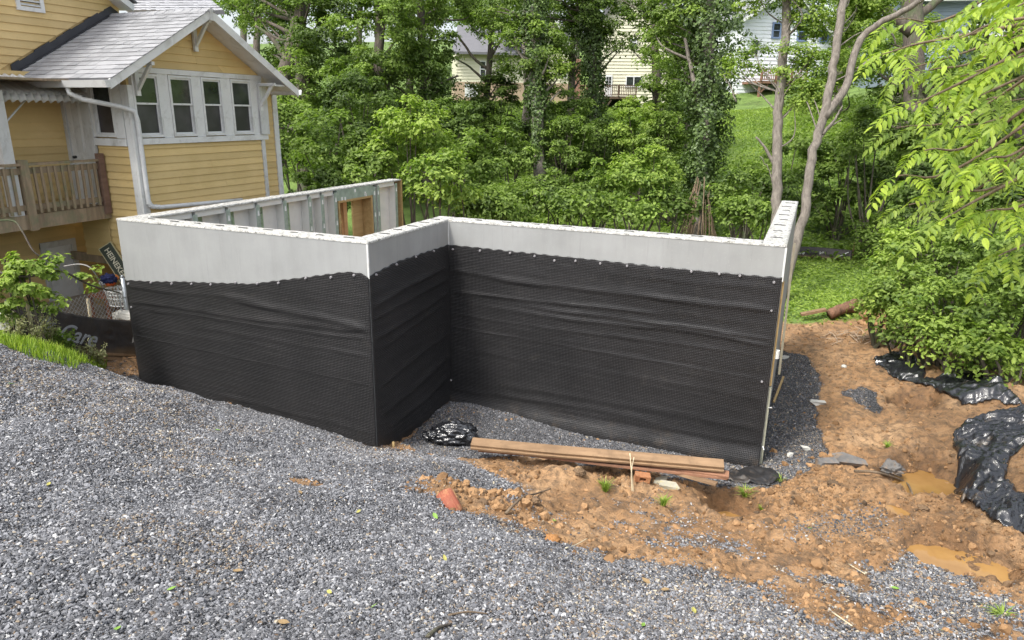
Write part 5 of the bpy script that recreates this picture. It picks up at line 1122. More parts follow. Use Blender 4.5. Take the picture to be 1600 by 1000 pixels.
# shrubs: px, py, distance, half sizes, leaf kind, label
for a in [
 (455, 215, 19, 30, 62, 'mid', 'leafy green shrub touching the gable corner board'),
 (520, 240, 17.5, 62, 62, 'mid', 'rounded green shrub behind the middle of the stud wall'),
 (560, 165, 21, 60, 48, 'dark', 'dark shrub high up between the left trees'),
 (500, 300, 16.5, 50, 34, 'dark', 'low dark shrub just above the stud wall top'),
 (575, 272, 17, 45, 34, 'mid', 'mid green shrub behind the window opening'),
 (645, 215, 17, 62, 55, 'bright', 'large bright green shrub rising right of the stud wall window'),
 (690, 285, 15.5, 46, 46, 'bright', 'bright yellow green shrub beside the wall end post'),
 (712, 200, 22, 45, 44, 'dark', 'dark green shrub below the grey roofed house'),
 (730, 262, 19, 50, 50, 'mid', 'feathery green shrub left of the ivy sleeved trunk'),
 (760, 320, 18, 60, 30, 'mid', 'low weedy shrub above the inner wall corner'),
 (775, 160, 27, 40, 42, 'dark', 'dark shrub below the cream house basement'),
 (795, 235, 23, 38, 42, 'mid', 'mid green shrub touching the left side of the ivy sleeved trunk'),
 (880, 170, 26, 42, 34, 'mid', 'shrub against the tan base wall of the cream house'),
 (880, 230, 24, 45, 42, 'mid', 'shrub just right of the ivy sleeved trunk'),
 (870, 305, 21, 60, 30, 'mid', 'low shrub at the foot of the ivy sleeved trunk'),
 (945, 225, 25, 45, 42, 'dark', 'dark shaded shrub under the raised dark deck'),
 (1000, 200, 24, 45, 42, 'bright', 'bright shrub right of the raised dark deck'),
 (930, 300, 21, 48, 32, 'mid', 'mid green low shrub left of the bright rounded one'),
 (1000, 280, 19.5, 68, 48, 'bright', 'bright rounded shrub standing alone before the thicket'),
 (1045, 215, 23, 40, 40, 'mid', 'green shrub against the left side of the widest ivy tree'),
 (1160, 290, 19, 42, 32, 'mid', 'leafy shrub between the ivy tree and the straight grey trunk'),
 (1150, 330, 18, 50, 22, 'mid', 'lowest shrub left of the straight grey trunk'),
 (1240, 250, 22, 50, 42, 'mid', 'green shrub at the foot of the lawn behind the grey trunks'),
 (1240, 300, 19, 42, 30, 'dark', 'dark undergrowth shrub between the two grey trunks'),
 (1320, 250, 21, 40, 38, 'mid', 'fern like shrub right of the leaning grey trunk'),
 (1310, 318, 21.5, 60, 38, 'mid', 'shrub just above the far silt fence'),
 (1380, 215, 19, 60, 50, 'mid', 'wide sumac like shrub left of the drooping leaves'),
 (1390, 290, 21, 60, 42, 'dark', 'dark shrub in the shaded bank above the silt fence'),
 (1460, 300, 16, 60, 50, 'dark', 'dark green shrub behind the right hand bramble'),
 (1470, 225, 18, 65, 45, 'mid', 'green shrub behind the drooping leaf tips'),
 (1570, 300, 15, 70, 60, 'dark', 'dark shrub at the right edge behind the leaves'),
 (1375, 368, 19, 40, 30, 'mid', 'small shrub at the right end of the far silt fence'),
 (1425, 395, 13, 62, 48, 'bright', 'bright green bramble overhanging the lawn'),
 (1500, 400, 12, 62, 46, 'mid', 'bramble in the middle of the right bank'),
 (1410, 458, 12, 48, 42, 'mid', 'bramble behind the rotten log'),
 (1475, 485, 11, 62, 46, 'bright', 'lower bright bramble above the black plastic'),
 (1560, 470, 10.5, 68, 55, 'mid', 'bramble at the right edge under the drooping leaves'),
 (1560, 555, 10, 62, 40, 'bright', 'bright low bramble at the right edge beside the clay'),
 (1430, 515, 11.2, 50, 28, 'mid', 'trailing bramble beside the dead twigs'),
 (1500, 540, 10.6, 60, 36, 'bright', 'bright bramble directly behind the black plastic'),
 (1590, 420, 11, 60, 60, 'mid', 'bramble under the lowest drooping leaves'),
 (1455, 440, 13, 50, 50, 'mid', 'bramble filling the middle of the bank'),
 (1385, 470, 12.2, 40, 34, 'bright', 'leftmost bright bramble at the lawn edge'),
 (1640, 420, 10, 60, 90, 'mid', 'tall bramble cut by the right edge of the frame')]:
    D_ = a[2]; sz = .115 if D_ > 14 else .085
    shrub(a[0], a[1], D_, a[3], a[4], a[5], a[6], sz, 1.0 if D_ > 14 else .8, cr=.34 if D_ > 14 else .26, group='shrubs of the wild bank behind the plot' if D_ > 14 else 'brambles on the right bank')

# undergrowth and lawn as one stuff object each
def floor_leaves(name, n, x0, x1, y0, y1, mf, size, up, mat, label, hgt=.1, ratio=.5, kind='stuff'):
    x = rng.uniform(x0, x1, n); y = rng.uniform(y0, y1, n); k = rng.random(n) < mf(x, y); x, y = x[k], y[k]; z = gsurf(x, y)
    P = np.c_[x, y, z+rng.random(len(x))**1.5*hgt*(.6+.8*np.clip(fbm(x*1.5, y*1.5, 0, 71)+.3, 0, 1))]; k = seen(P, 60, 70); P = P[k]; n = len(P)
    N = norm(np.array([0, 0, up])+rng.normal(size=(n, 3))*.5); t = np.clip(.5+.35*fbm(P[:, 0]*.9, P[:, 1]*.9, 0, 72)+rng.normal(0, .15, n), 0, 1)
    L = size*rng.uniform(.6, 1.4, n); V, F, tt = leaf_quads(P, N, L, L*ratio, t); o = link(name, mesh_np(name, V, F, mat, False, {'tint': ('FACE', tt)}))
    return tag(o, label, None, None, kind)
def lawnf(x, y): return grass_mask(x, y)*sstep(8, 9, y)*np.where((y < 16.5), 1, .0)
floor_leaves('lawn_weeds', 60000, -6, 9.5, 8, 17, lawnf, .085, 1., LEAF['bright'], 'short bright green weeds and grass of the lawn behind the walls', .09, .5)
floor_leaves('undergrowth', 115000, -26, 20, 14.6, 36, lambda x, y: np.where((x > -1.8+.06*(y-24))&(x < 3.6-.05*(y-24))&(y > 24), .03, .9), .16, .9, LEAF['mid'], 'tangled green undergrowth covering the wooded slope', .5, .55)
floor_leaves('hill_grass', 30000, -3, 6, 22, 40, lambda x, y: 1.0+0*x, .13, .5, LEAF['bright'], 'pale rough grass of the clearing below the white house', .1, .3)
floor_leaves('bank_weeds', 26000, 6.2, 13, 3.5, 13, lambda x, y: grass_mask(x, y), .075, .8, LEAF['mid'], 'mixed weeds under the right hand brambles', .25, .55)

# ================================================================== OVERHANGING COMPOUND LEAVES (right)
def compound(seed, L=.5, pairs=8):
    g = np.random.default_rng(seed); P = []; droop = g.uniform(.25, .55); side = g.uniform(-.15, .15)
    for i in range(13):
        t = i/12; P.append(np.array([t*L*(1-.12*t*t), side*L*t*t, -droop*L*t*t]))
    V = []; F = []; T_ = []
    mb = MB(); mb.tube(P, list(np.linspace(.0035, .0012, 13)), 4)
    V += mb.v; fs = [tuple(f) for f in mb.f]; F += fs; T_ += [.35]*len(fs)
    for k in range(pairs+1):
        t = .2+.8*k/pairs; i = min(int(t*12), 11); f = t*12-i; c = P[i]*(1-f)+P[i+1]*f; d = norm(P[i+1]-P[i])
        for s in ((-1, 1) if k < pairs else (0,)):
            sd = np.array([0, 1, 0])*s; dirv = norm(d*(.45 if s else 1)+sd*.9+np.array([0, 0, -.28+g.normal(0, .13)])+g.normal(0, .07, 3))
            ll = L*g.uniform(.20, .25)*(1-.25*abs(t-.55)); w_ = ll*.46; up = norm(np.array([0, 0, 1])+g.normal(0, .18, 3)); b = norm(np.cross(up, dirv)); nn = np.cross(dirv, b)
            base = len(V)
            prof = [(0, 0), (.22, .85), (.5, 1.), (.78, .62), (1., 0)]
            q = [c+d*0+dirv*.012]
            mid = [c+dirv*(.012+ll*u)-np.array([0, 0, 1])*ll*.22*u*u for u, _ in prof]
            lf = [mid[j]+b*w_*.5*prof[j][1]+nn*w_*.14*prof[j][1] for j in (1, 2, 3)]; rt = [mid[j]-b*w_*.5*prof[j][1]+nn*w_*.14*prof[j][1] for j in (1, 2, 3)]
            V += [tuple(v) for v in mid+lf+rt]
            fs = [(0, 5, 1), (1, 5, 6, 2), (2, 6, 7, 3), (3, 7, 4), (0, 1, 8), (1, 2, 9, 8), (2, 3, 10, 9), (3, 4, 10)]
            F += [tuple(base+z for z in f_) for f_ in fs]; tv = float(np.clip(.45+g.normal(0, .18)+.25*(t-.5), 0, 1)); T_ += [tv]*8
    me = bpy.data.meshes.new('leaf'); me.from_pydata([tuple(v) for v in V], [], F); me.materials.append(LEAF['lime']); me.update()
    a = me.attributes.new('tint', 'FLOAT', 'FACE'); a.data.foreach_set('value', np.array(T_, np.float32)); return me
LV = [compound(s, .5, 6+(s % 3)) for s in range(9)]; LV_SHADE = [m_.copy() for m_ in LV]
for m_ in LV_SHADE: m_.materials[0] = LEAF['bright']; m_.name = 'leaf'  # darker green copy, shade of the rear leaves put into the colour
root = (6.9, -1.2)
wt = empty('tree_of_bright_compound_leaves', (8.9, -.6, gz(8.9, -.6)), 'tree reaching in from the right with drooping bright yellow green compound leaves', 'tree')
trunk_top = np.array([8.7, -.4, 4.2])
P, rr = limb([np.array([8.9, -.6, gz(8.9, -.6)-.1]), (8.85, -.55, 0), (8.8, -.5, 2.2), trunk_top], .16, .1); mb = MB(wt.location); mb.tube(P, rr, 12); mb.build('trunk', BARK, wt, True)
# branch tips as photograph positions with distance
BR = [((1378, 85), 5.6, (1480, 60)), ((1400, 30), 6.0, (1520, 10)), ((1425, 165), 5.2, (1520, 120)), ((1445, 235), 5.0, (1560, 200)), ((1400, 275), 5.4, (1520, 250)), ((1470, 345), 4.9, (1570, 290)),
      ((1500, 60), 5.0, (1590, 30)), ((1530, 150), 4.7, (1620, 110)), ((1540, 250), 4.6, (1640, 200)), ((1540, 330), 4.8, (1640, 300)), ((1480, 300), 5.6, (1600, 270)), ((1560, 400), 5.2, (1650, 350)), ((1590, 90), 4.5, (1680, 60)), 
      ((1500, 120), 5.9, (1600, 90)), ((1450, 110), 6.2, (1560, 80)), ((1590, 220), 5.6, (1680, 180)), ((1575, 320), 5.9, (1670, 280)), ((1490, 200), 5.9, (1600, 170)), ((1545, 10), 5.2, (1640, -20)), ((1590, 10), 4.4, (1660, -20))]
BR += [((1440, 60), 7.0, (1560, 40)), ((1420, 320), 6.8, (1550, 280)), ((1510, 260), 6.8, (1620, 230)), ((1570, 160), 6.6, (1660, 130)), ((1480, 160), 7.2, (1600, 130)), ((1410, 110), 6.8, (1540, 70)), ((1500, 20), 6.8, (1620, -10)), ((1580, 60), 6.0, (1680, 30)), ((1400, 200), 6.9, (1530, 170))]
nleaf = 0
for tip, D, mid in BR:
    a = at(*tip, D); b_ = at(*mid, D+.2); st = trunk_top+np.array([0, 0, rng.uniform(-2.6, .3)]); c_ = b_*.55+st*.45+np.array([0, 0, .25])
    Pp = catmull([st, c_, b_, a], 8); mb = MB(wt.location); mb.tube(Pp, list(np.linspace(.03, .0045, len(Pp))), 6); br = mb.build('branch', TWIG, wt, True)
    Pp = np.array(Pp); n = 10
    for j in range(n):
        t = 1-.052*j-.004*j*j if j else 1.0
        q = t*(len(Pp)-1); i0 = min(int(q), len(Pp)-2); p = Pp[i0]*(1-(q-i0))+Pp[i0+1]*(q-i0); d = norm(Pp[i0+1]-Pp[i0]); az = math.atan2(d[1], d[0])
        az += (0 if j == 0 else (1 if j % 2 else -1)*rng.uniform(.5, 1.15))+rng.normal(0, .12)
        sc = rng.uniform(.52, .86)*(1-.02*j) * (D/5.2)**.3
        o = link('leaf', (LV_SHADE if (D > 6.25 or rng.random() < .2) else LV)[rng.integers(0, 9)], wt); o.location = [float(u) for u in p-np.array(wt.location)]
        o.rotation_euler = (rng.normal(0, .3), rng.uniform(-.1, .45), az); o.scale = (sc,)*3; nleaf += 1

# ================================================================== BLACK PLASTIC SHEETS
def drape(name, pp, label, seed, lift=.05, amp=.07, holes=()):
    W_ = poly_world(pp); hol = [poly_world(h_) for h_ in holes]; x0, y0 = W_.min(0)-.05; x1, y1 = W_.max(0)+.05; st = .014
    X, Y = np.meshgrid(np.arange(x0, x1, st), np.arange(y0, y1, st)); D = dist_poly(W_, X, Y)
    for h_ in hol: D = np.minimum(D, -dist_poly(h_, X, Y))
    D = D+.05*fbm(X*3, Y*3, 0, seed+9)
    cx_, cy_ = W_.mean(0); xx, yy = X-cx_, Y-cy_; th = 1.3*fbm(X*.7, Y*.7, 0, seed)*2+seed
    qx, qy = xx+.10*fbm(X*2.5, Y*2.5, 0, seed+1), yy+.10*fbm(X*2.5, Y*2.5, 5, seed+2); u = qx*np.cos(th)+qy*np.sin(th); v = -qx*np.sin(th)+qy*np.cos(th)
    f1 = np.clip(1-np.abs(fbm(u*1.1, v*4.5, 0, seed+3, 1)*2.4), 0, 1); f2 = np.clip(1-np.abs(fbm(u*2.2, v*11, 3, seed+4, 1)*2.3), 0, 1); f3 = np.clip(1-np.abs(fbm(qx*3+v, qy*3.5-u, 7, seed+6, 1)*2.6), 0, 1)
    Z = gsurf(X, Y)+lift*sstep(0, .12, D)+.012+amp*.8*f1**2+amp*.38*f2**2+amp*.45*f3**4+.003*fbm(X*20, Y*20, 0, seed+5)
    Z = np.where(D < .05, gsurf(X, Y)+.012+(Z-gsurf(X, Y))*sstep(-.03, .05, D), Z)
    ny_, nx_ = X.shape; i = (np.arange(ny_-1)[:, None]*nx_+np.arange(nx_-1)[None]).ravel(); F = np.c_[i, i+1, i+nx_+1, i+nx_]; k = (D.ravel()[F] > 0).all(1); F = F[k]
    us, inv = np.unique(F, return_inverse=True); V = np.c_[X.ravel(), Y.ravel(), Z.ravel()][us]; F = inv.reshape(F.shape)
    c = V.mean(0); o = link(name, mesh_np(name, V-c, F, POLY, True)); o.location = c; s_ = o.modifiers.new('s', 'SOLIDIFY'); s_.thickness = .003; s_.offset = -1
    return tag(o, label, 'plastic sheet', 'black plastic sheets on the clay')
drape('plastic_sheet', [(1362, 566), (1405, 551), (1428, 556), (1442, 578), (1448, 597), (1475, 588), (1538, 586), (1568, 606), (1604, 640), (1560, 629), (1520, 637), (1500, 636), (1455, 609), (1395, 590)], 'narrow crumpled black plastic sheet lying farther off, below the brambles', 301, .04, .06)
drape('plastic_sheet', [(1508, 662), (1545, 650), (1575, 640), (1640, 632), (1680, 700), (1700, 860), (1600, 842), (1548, 822), (1512, 785), (1498, 797), (1492, 740), (1484, 683)], 'large muddy crumpled black plastic sheet at the right edge beside the puddles', 331, .03, .07, [[(1600, 700), (1580, 720), (1572, 750), (1590, 765), (1660, 770), (1660, 700)]])
def blob(name, c, r, seed, mat, label, cat, sub=4, fold=.22, group=None, parent=None, sq=.55):
    import bmesh
    bm = bmesh.new(); bmesh.ops.create_icosphere(bm, subdivisions=sub, radius=1); co_ = np.array([v.co[:] for v in bm.verts])
    rd = 1-np.abs(fbm(co_[:, 0]*2.2+seed, co_[:, 1]*2.2, co_[:, 2]*2.2, seed, 2)*2.2); rd2 = 1-np.abs(fbm(co_[:, 0]*5+seed, co_[:, 1]*5, co_[:, 2]*4, seed+3, 2)*2)
    k = 1+fold*(np.clip(rd, 0, 1)**2-.5)+fold*.5*(np.clip(rd2, 0, 1)**2-.3)
    for v, q, kk in zip(bm.verts, co_, k): v.co = Vector((q[0]*r[0]*kk, q[1]*r[1]*kk, max(q[2], -sq)*r[2]*kk))
    me = bpy.data.meshes.new(name); bm.to_mesh(me); bm.free(); me.materials.append(mat); me.polygons.foreach_set('use_smooth', np.ones(len(me.polygons), bool))
    o = link(name, me, parent); o.location = [float(v) for v in c]; return tag(o, label, cat, group)
pb = gp(695, 700); bag = blob('plastic_bag', (pb[0]+.02, pb[1]+.22, gs(pb[0], pb[1]+.22)+.11), (.29, .18, .17), 12, BAGM, 'crumpled black plastic bag at the left end of the planks', 'bag', 5, .24)
bag.rotation_euler = (0, 0, .35)
blob('twisted_neck', (-.27, -.02, .0), (.13, .09, .055), 15, BAGM, None, None, 4, .4, None, bag)
# loose foot of the membrane at the wall corner
dv = drape('membrane_scrap', [(1125, 742), (1160, 732), (1205, 733), (1226, 748), (1205, 760), (1170, 758), (1130, 752)], 'black scrap of drainage sheet spread at the foot of the right wall corner', 361, .02, .05)
dv['category'] = 'plastic scrap'; del dv['group']; dv.data.materials[0] = MEMB

# ================================================================== PLANKS
def plank(p, q, w_, th, mat, label, roll=0.):
    p, q = np.array(p, float), np.array(q, float); L = np.linalg.norm(q-p); n = 14
    mb = MB(); d = (q-p)/L
    o = bpy.data.objects.new('plank', None)
    seg = []
    for i in range(n+1):
        t = i/n; yy = .006*math.sin(t*5+L)+rng.normal(0, .0012); zz = .007*math.sin(t*3.3+w_*40)
        hw = w_/2*(1+rng.normal(0, .012)); seg.append((t*L, yy, zz, hw))
    V = []; F = []
    for x, y, z, hw in seg: V += [(x, y-hw, z-th/2), (x, y+hw, z-th/2), (x, y+hw, z+th/2), (x, y-hw, z+th/2)]
    for i in range(n):
        b = i*4
        for j in range(4): F.append((b+j, b+(j+1) % 4, b+4+(j+1) % 4, b+4+j))
    F += [(3, 2, 1, 0), (n*4, n*4+1, n*4+2, n*4+3)]
    me = bpy.data.meshes.new('plank'); me.from_pydata(V, [], F); me.materials.append(mat); me.update(); ob = link('plank', me); ob.location = p
    ob.rotation_euler = (roll, -math.asin(d[2]), math.atan2(d[1], d[0]))
    bv = ob.modifiers.new('b', 'BEVEL'); bv.width = .003; bv.segments = 1
    return tag(ob, label, 'plank', 'old planks piled at the foot of the wall')
zt = -2.36
a, b = onz(737, 690, zt), onz(1131, 727, zt)
GRP_D = np.array([.12, -.03, 0])
off = norm(np.cross(b-a, [0, 0, 1]))
plank(a, b, .125, .036, PLK, 'top plank of the pile, wide and pale with a dark stain', .35)
plank(a+[0, 0, -.038]+off*.02, b+[.0, 0, -.042]+off*.01, .12, .028, PLK, 'second plank down, right under the wide pale one', .25)
a2, b2 = onz(905, 708, zt-.10), onz(1139, 743, zt-.10); plank(a2, b2, .12, .032, PLKR, 'reddish plank sticking out farthest at the right end', .1)
a2, b2 = onz(800, 705, zt-.09), onz(1136, 747, zt-.13); plank(a2, b2, .10, .03, PLKR, 'thin lower plank below the reddish one', -.1)
a2, b2 = onz(1035, 731, zt-.13), onz(1120, 757, zt-.15); plank(a2, b2, .10, .03, PLK, 'short plank end lowest in the pile', -.2)
a2, b2 = onz(748, 700, zt-.09), onz(1010, 722, zt-.12); plank(a2, b2, .12, .03, PLKR, 'dark plank half hidden along the front of the pile', .1)
# ================================================================== SMALL THINGS ON THE GROUND
BRK = simple('orange_brick', (.36, .16, .075), .9, .25, 20, .5, 60, grime=(.40, .27, .14)); YST = simple('yellow_stained_stone', (.36, .34, .27), .85, .2, 12, .4, 40, grime=(.44, .36, .10))
TERR = simple('red_terracotta', (.27, .085, .05), .75, .25, 10, .4, 50, grime=(.46, .27, .13)); RCK = simple('grey_rock', (.15, .145, .14), .9, .35, 9, .7, 30, .0, .3, .01, (.30, .19, .10)); RCW = simple('pale_rock', (.5, .49, .45), .85, .15, 9, .4, 30)
CLY = simple('bright_orange_clay', (.36, .18, .07), .95, .3, 14, 1, 30, .0, .2, .02)
def rough_block(name, c, dims, rz_, seed, mat, label, cat, tilt=(0, 0), jit=.12, group=None):
    import bmesh
    bm = bmesh.new(); bmesh.ops.create_cube(bm, size=1); bmesh.ops.subdivide_edges(bm, edges=bm.edges[:], cuts=3, use_grid_fill=True)
    g = np.random.default_rng(seed); c8 = g.normal(0, jit, (8, 3))
    for v in bm.verts:
        q = np.array(v.co); w8 = [(0.5+sx*q[0])*(0.5+sy*q[1])*(0.5+sz*q[2]) for sx in (-1, 1) for sy in (-1, 1) for sz in (-1, 1)]
        q = q+sum(w_*o_ for w_, o_ in zip(w8, c8)); q = q+.05*np.array([fbm(q[0]*4+seed, q[1]*4, q[2]*4, k) for k in (1, 2, 3)]); v.co = Vector(q*np.array(dims))
    me = bpy.data.meshes.new(name); bm.to_mesh(me); bm.free(); me.materials.append(mat); o = link(name, me); o.location = [float(u) for u in c]; o.rotation_euler = (tilt[0], tilt[1], rz_)
    return tag(o, label, cat, group)
def gb(px, py, h=0): p = gp(px, py); return (p[0], p[1], p[2]+h)
# broken red drain tile half buried
p = gp(702, 792); sh = MB(); kk = 18
V = []; F = []
for i in range(kk+1):
    a_ = -.42+.84*i/kk; rr_ = .20+.003*math.cos(i*2.4)
    for zz in (-.13, .13): V += [(math.sin(a_)*rr_, zz*(1-.9*a_*a_), math.cos(a_)*rr_-.17), (math.sin(a_)*(rr_-.022), zz*(1-.9*a_*a_), math.cos(a_)*(rr_-.022)-.17)]
for i in range(kk):
    b = i*4; F += [(b, b+2, b+6, b+4), (b+1, b+5, b+7, b+3), (b, b+4, b+5, b+1), (b+2, b+3, b+7, b+6)]
F += [(0, 1, 3, 2), (kk*4, kk*4+2, kk*4+3, kk*4+1)]
sh.add(V, F); o = sh.build('clay_pipe_shard', TERR, None, True, 'broken red terracotta pipe shard stuck in the clay heap', 'pipe shard'); o.location = p+np.array([0, .0, .02]); o.rotation_euler = (Matrix.Rotation(.75, 3, 'X')@Matrix.Rotation(.85, 3, 'Z')).to_euler()
# brick with a hole
bp = gp(1002, 760); o = MB()
W1, H1, D1 = .17, .085, .10
for a_, b_ in (((-.085, -.05, 0), (-.035, .05, .085)), ((.035, -.05, 0), (.085, .05, .085)), ((-.035, -.05, .06), (.035, .05, .085)), ((-.035, -.05, 0), (.035, .05, .02)), ((-.035, .02, .02), (.035, .05, .06))): o.box(a_, b_)
o = o.build('hollow_brick', BRK, None, False, 'broken orange brick with a hole, left of the two yellowed stones', 'brick', bevel=.004); o.location = bp+np.array([0, 0, -.01]); o.rotation_euler = (.1, .12, .35)
rough_block('flat_stone', gb(1030, 757, .03), (.21, .10, .045), .45, 5, YST, 'upper yellowed flat stone beside the hollow brick', 'stone', (.15, -.2))
rough_block('flat_stone', gb(1043, 770, .02), (.20, .12, .05), .12, 6, YST, 'lower yellowed flat stone, nearer than its twin', 'stone', (.2, .05))
rough_block('grey_slab', gb(1328, 722, .04), (.30, .16, .07), .1, 8, RCK, 'flat grey rock lying on the clay right of the wall corner', 'rock', (.15, .12), .16)
rough_block('grey_slab', gb(1290, 728, .02), (.22, .14, .07), .6, 9, RCK, 'dark rock just left of the flat grey rock', 'rock', (.1, .1), .16)
blob('rock', gb(1390, 742, .0), (.13, .10, .085), 10, RCK, 'blocky dark grey rock at the rim of the larger puddle', 'rock', 4, .55)
rough_block('rock', gb(1259, 703, .02), (.08, .06, .045), .3, 11, RCW, 'small pale rock by the gravel strip', 'rock', (0, 0), .15)
rough_block('rock', gb(1234, 713, .02), (.06, .05, .04), .9, 12, RCW, 'smaller pinkish pale rock nearest the wall corner', 'rock', (0, 0), .15)
blob('round_stone', gb(1318, 576, .02), (.045, .04, .035), 22, RCW, 'round white stone on the smooth clay', 'stone', 3, .1)
rough_block('rock', gb(1280, 630, .01), (.16, .09, .04), .3, 14, RCW, 'flat whitish rock pressed into the clay near the wooden peg', 'rock', (0, 0), .15)
rough_block('rock', gb(1225, 560, .02), (.12, .06, .05), .8, 15, RCW, 'crumpled pale scrap beside the right wall', 'rock', (0, .2), .2)
blob('clay_lump', gb(863, 847, .02), (.065, .055, .045), 16, CLY, 'bright orange clay lump alone on the gravel', 'clay lump', 3, .35)
for k, (px, py, s_, lab) in enumerate(((835, 790, .07, 'brown clay lump on the heap right of the red shard'), (905, 745, .09, 'clay lump just below the plank pile'), (1105, 770, .07, 'clay lump at the rim of the water hole'), (1300, 765, .08, 'clay lump below the flat grey rock'), (1440, 800, .08, 'clay lump between the two larger puddles'), (1570, 770, .09, 'clay lump at the edge of the big plastic sheet'))):
    blob('clay_lump', gb(px, py, s_*.2), (s_*.7, s_*.6, s_*.4), 50+k, CLODG, lab, 'clay lump', 4, .55)
def stick(name, pts, r0, r1, mat, label, cat='stick', k=6, **kw):
    P = catmull(pts, 5); mb = MB(P[0]); mb.tube(P, list(np.linspace(r0, r1, len(P))), k); return mb.build(name, mat, None, True, label, cat, **kw)
def gl(px, py, h): return gp(px, py)+np.array([0, 0, h])
stick('stick', [gl(790, 812, .02), gl(815, 795, .06), gl(838, 778, .06), gl(860, 772, .09)], .014, .008, TWIG, 'bent bare stick leaning on the clay heap')
stick('stick', [gl(700, 946, .015), gl(730, 944, .02), gl(762, 948, .012)],   .007, .004, TWIG, 'thin dark reddish stick lying level on the gravel')
stick('stick', [gl(668, 982, .015), gl(685, 970, .02), gl(705, 960, .015)],   .013, .006, BARKD, 'short thick rusty bark strip below the thin stick')
stick('stick', [gl(884, 862, .02), gl(900, 852, .03), gl(918, 842, .02)], .005, .003, PALEW, 'pale straw on the gravel below the clay heap')
stick('stick', [gl(1335, 738, .04), gl(1370, 748, .07), gl(1412, 765, .05), gl(1425, 775, .03)], .018, .010, TWIG, 'muddy branch lying between the dark rock and the puddle')
stick('stick', [gl(1300, 962, .015), gl(1330, 985, .02)], .006, .004, PALEW, 'pale straw at the lower right')
stick('stick', [gl(1325, 885, .015), gl(1350, 905, .02)], .005, .004, PALEW, 'pale straw above the lower right gravel')
# cut lath pair stuck upright
stick('garden_cane', [gl(990, 768, -.03), at(982, 742, 8.0)*0+gl(990, 768, .0)+np.array([-.05, .05, .22]), gl(990, 768, 0)+np.array([-.09, .1, .40])], .008, .006, PALEW, 'taller of two pale thin stakes leaning in front of the planks', 'stake')
stick('garden_cane', [gl(988, 768, -.03), gl(988, 768, 0)+np.array([-.03, .03, .2]), gl(988, 768, 0)+np.array([-.02, .06, .38])], .006, .005, PALEW, 'thinner stake crossing behind the taller one', 'stake')
q = gp(614, 698); MB(q).tube([(q[0], q[1]+.02, q[2]-.08), (q[0]-.005, q[1]+.02, q[2]+.075)], .016, 8).build('wooden_peg', LUMB, None, True, 'short wooden peg standing at the foot of the near corner', 'peg')
q0_, q1_ = gl(1209, 630, .02), gl(1220, 604, .05); mbp = MB(q0_); mbp.bar(q0_, q1_+np.array([.02, .05, .1]), .03, .025); mbp.build('wooden_offcut', LUMB, None, False, 'short yellow timber offcut leaning by the right wall', 'offcut')
# pale brace board leaning on the right wall
bq = np.array([4.33, 5.2, gz(4.4, 5.2)]); mbb = MB(bq); mbb.bar(bq, (4.30, 6.3, -.7), .035, .09, (0, -1, .3)); mbb.build('brace_board', PALEW, None, False, 'pale new board leaning along the right wall', 'board')
# rotten log and planks behind
lg = ground(1318, 497); lg[2] = gs(lg[0], lg[1]); mb = MB(lg); e0 = lg+np.array([-.28, -.05, .06]); e1 = lg+np.array([.30, .2, .30])
P = catmull([e0, (e0+e1)/2+[0, 0, .02], e1], 5); mb.tube([p+rng.normal(0, .006, 3) for p in P], list(np.linspace(.10, .13, len(P))+.008*np.sin(np.arange(len(P))*1.1)), 14)
mb.v = [tuple(np.array(v)*(1+0*k)+rng.normal(0, .008, 3)) for k, v in enumerate(mb.v)]
mb.build('rotten_log', m_bark('rotten_red_bark', (.07, .04, .025), (.24, .125, .075)), None, True, 'rotten reddish log lying at the edge of the lawn', 'log')
mb = MB(lg); c = lg+np.array([-.55, -.05, .05]); mb.bar(c+[-.25, -.1, -.02], c+[.2, .05, .1], .12, .05); mb.build('grey_board', PLK, None, False, 'grey board end left of the rotten log', 'board')
st_ = ground(1368, 505); blob('stump_chunk', (st_[0], st_[1], gs(st_[0], st_[1])+.08), (.28, .2, .2), 31, CLOD, 'brown earth covered stump chunk right of the rotten log', 'stump', 4, .6)
# dead twigs
tw = ground(1370, 530); mb = MB((tw[0], tw[1], gs(tw[0], tw[1])))
for k in range(70):
    x = tw[0]+rng.normal(0, .5); y = tw[1]+rng.normal(0, .25); z = gs(x, y)+.02; a_ = rng.uniform(-.6, .6)+(.0 if rng.random() < .6 else 1.5); l = rng.uniform(.15, .5)
    mb.tube([(x, y, z), (x+l*.5*math.cos(a_), y+l*.5*math.sin(a_), z+rng.uniform(.01, .08)), (x+l*math.cos(a_), y+l*math.sin(a_), z+rng.uniform(0, .08))], rng.uniform(.004, .010), 4)
mb.build('dead_twigs', simple('dead_twig', (.36, .27, .19), .9, .3), None, False, 'tangle of dry dead twigs beside the rotten log', kind='stuff')

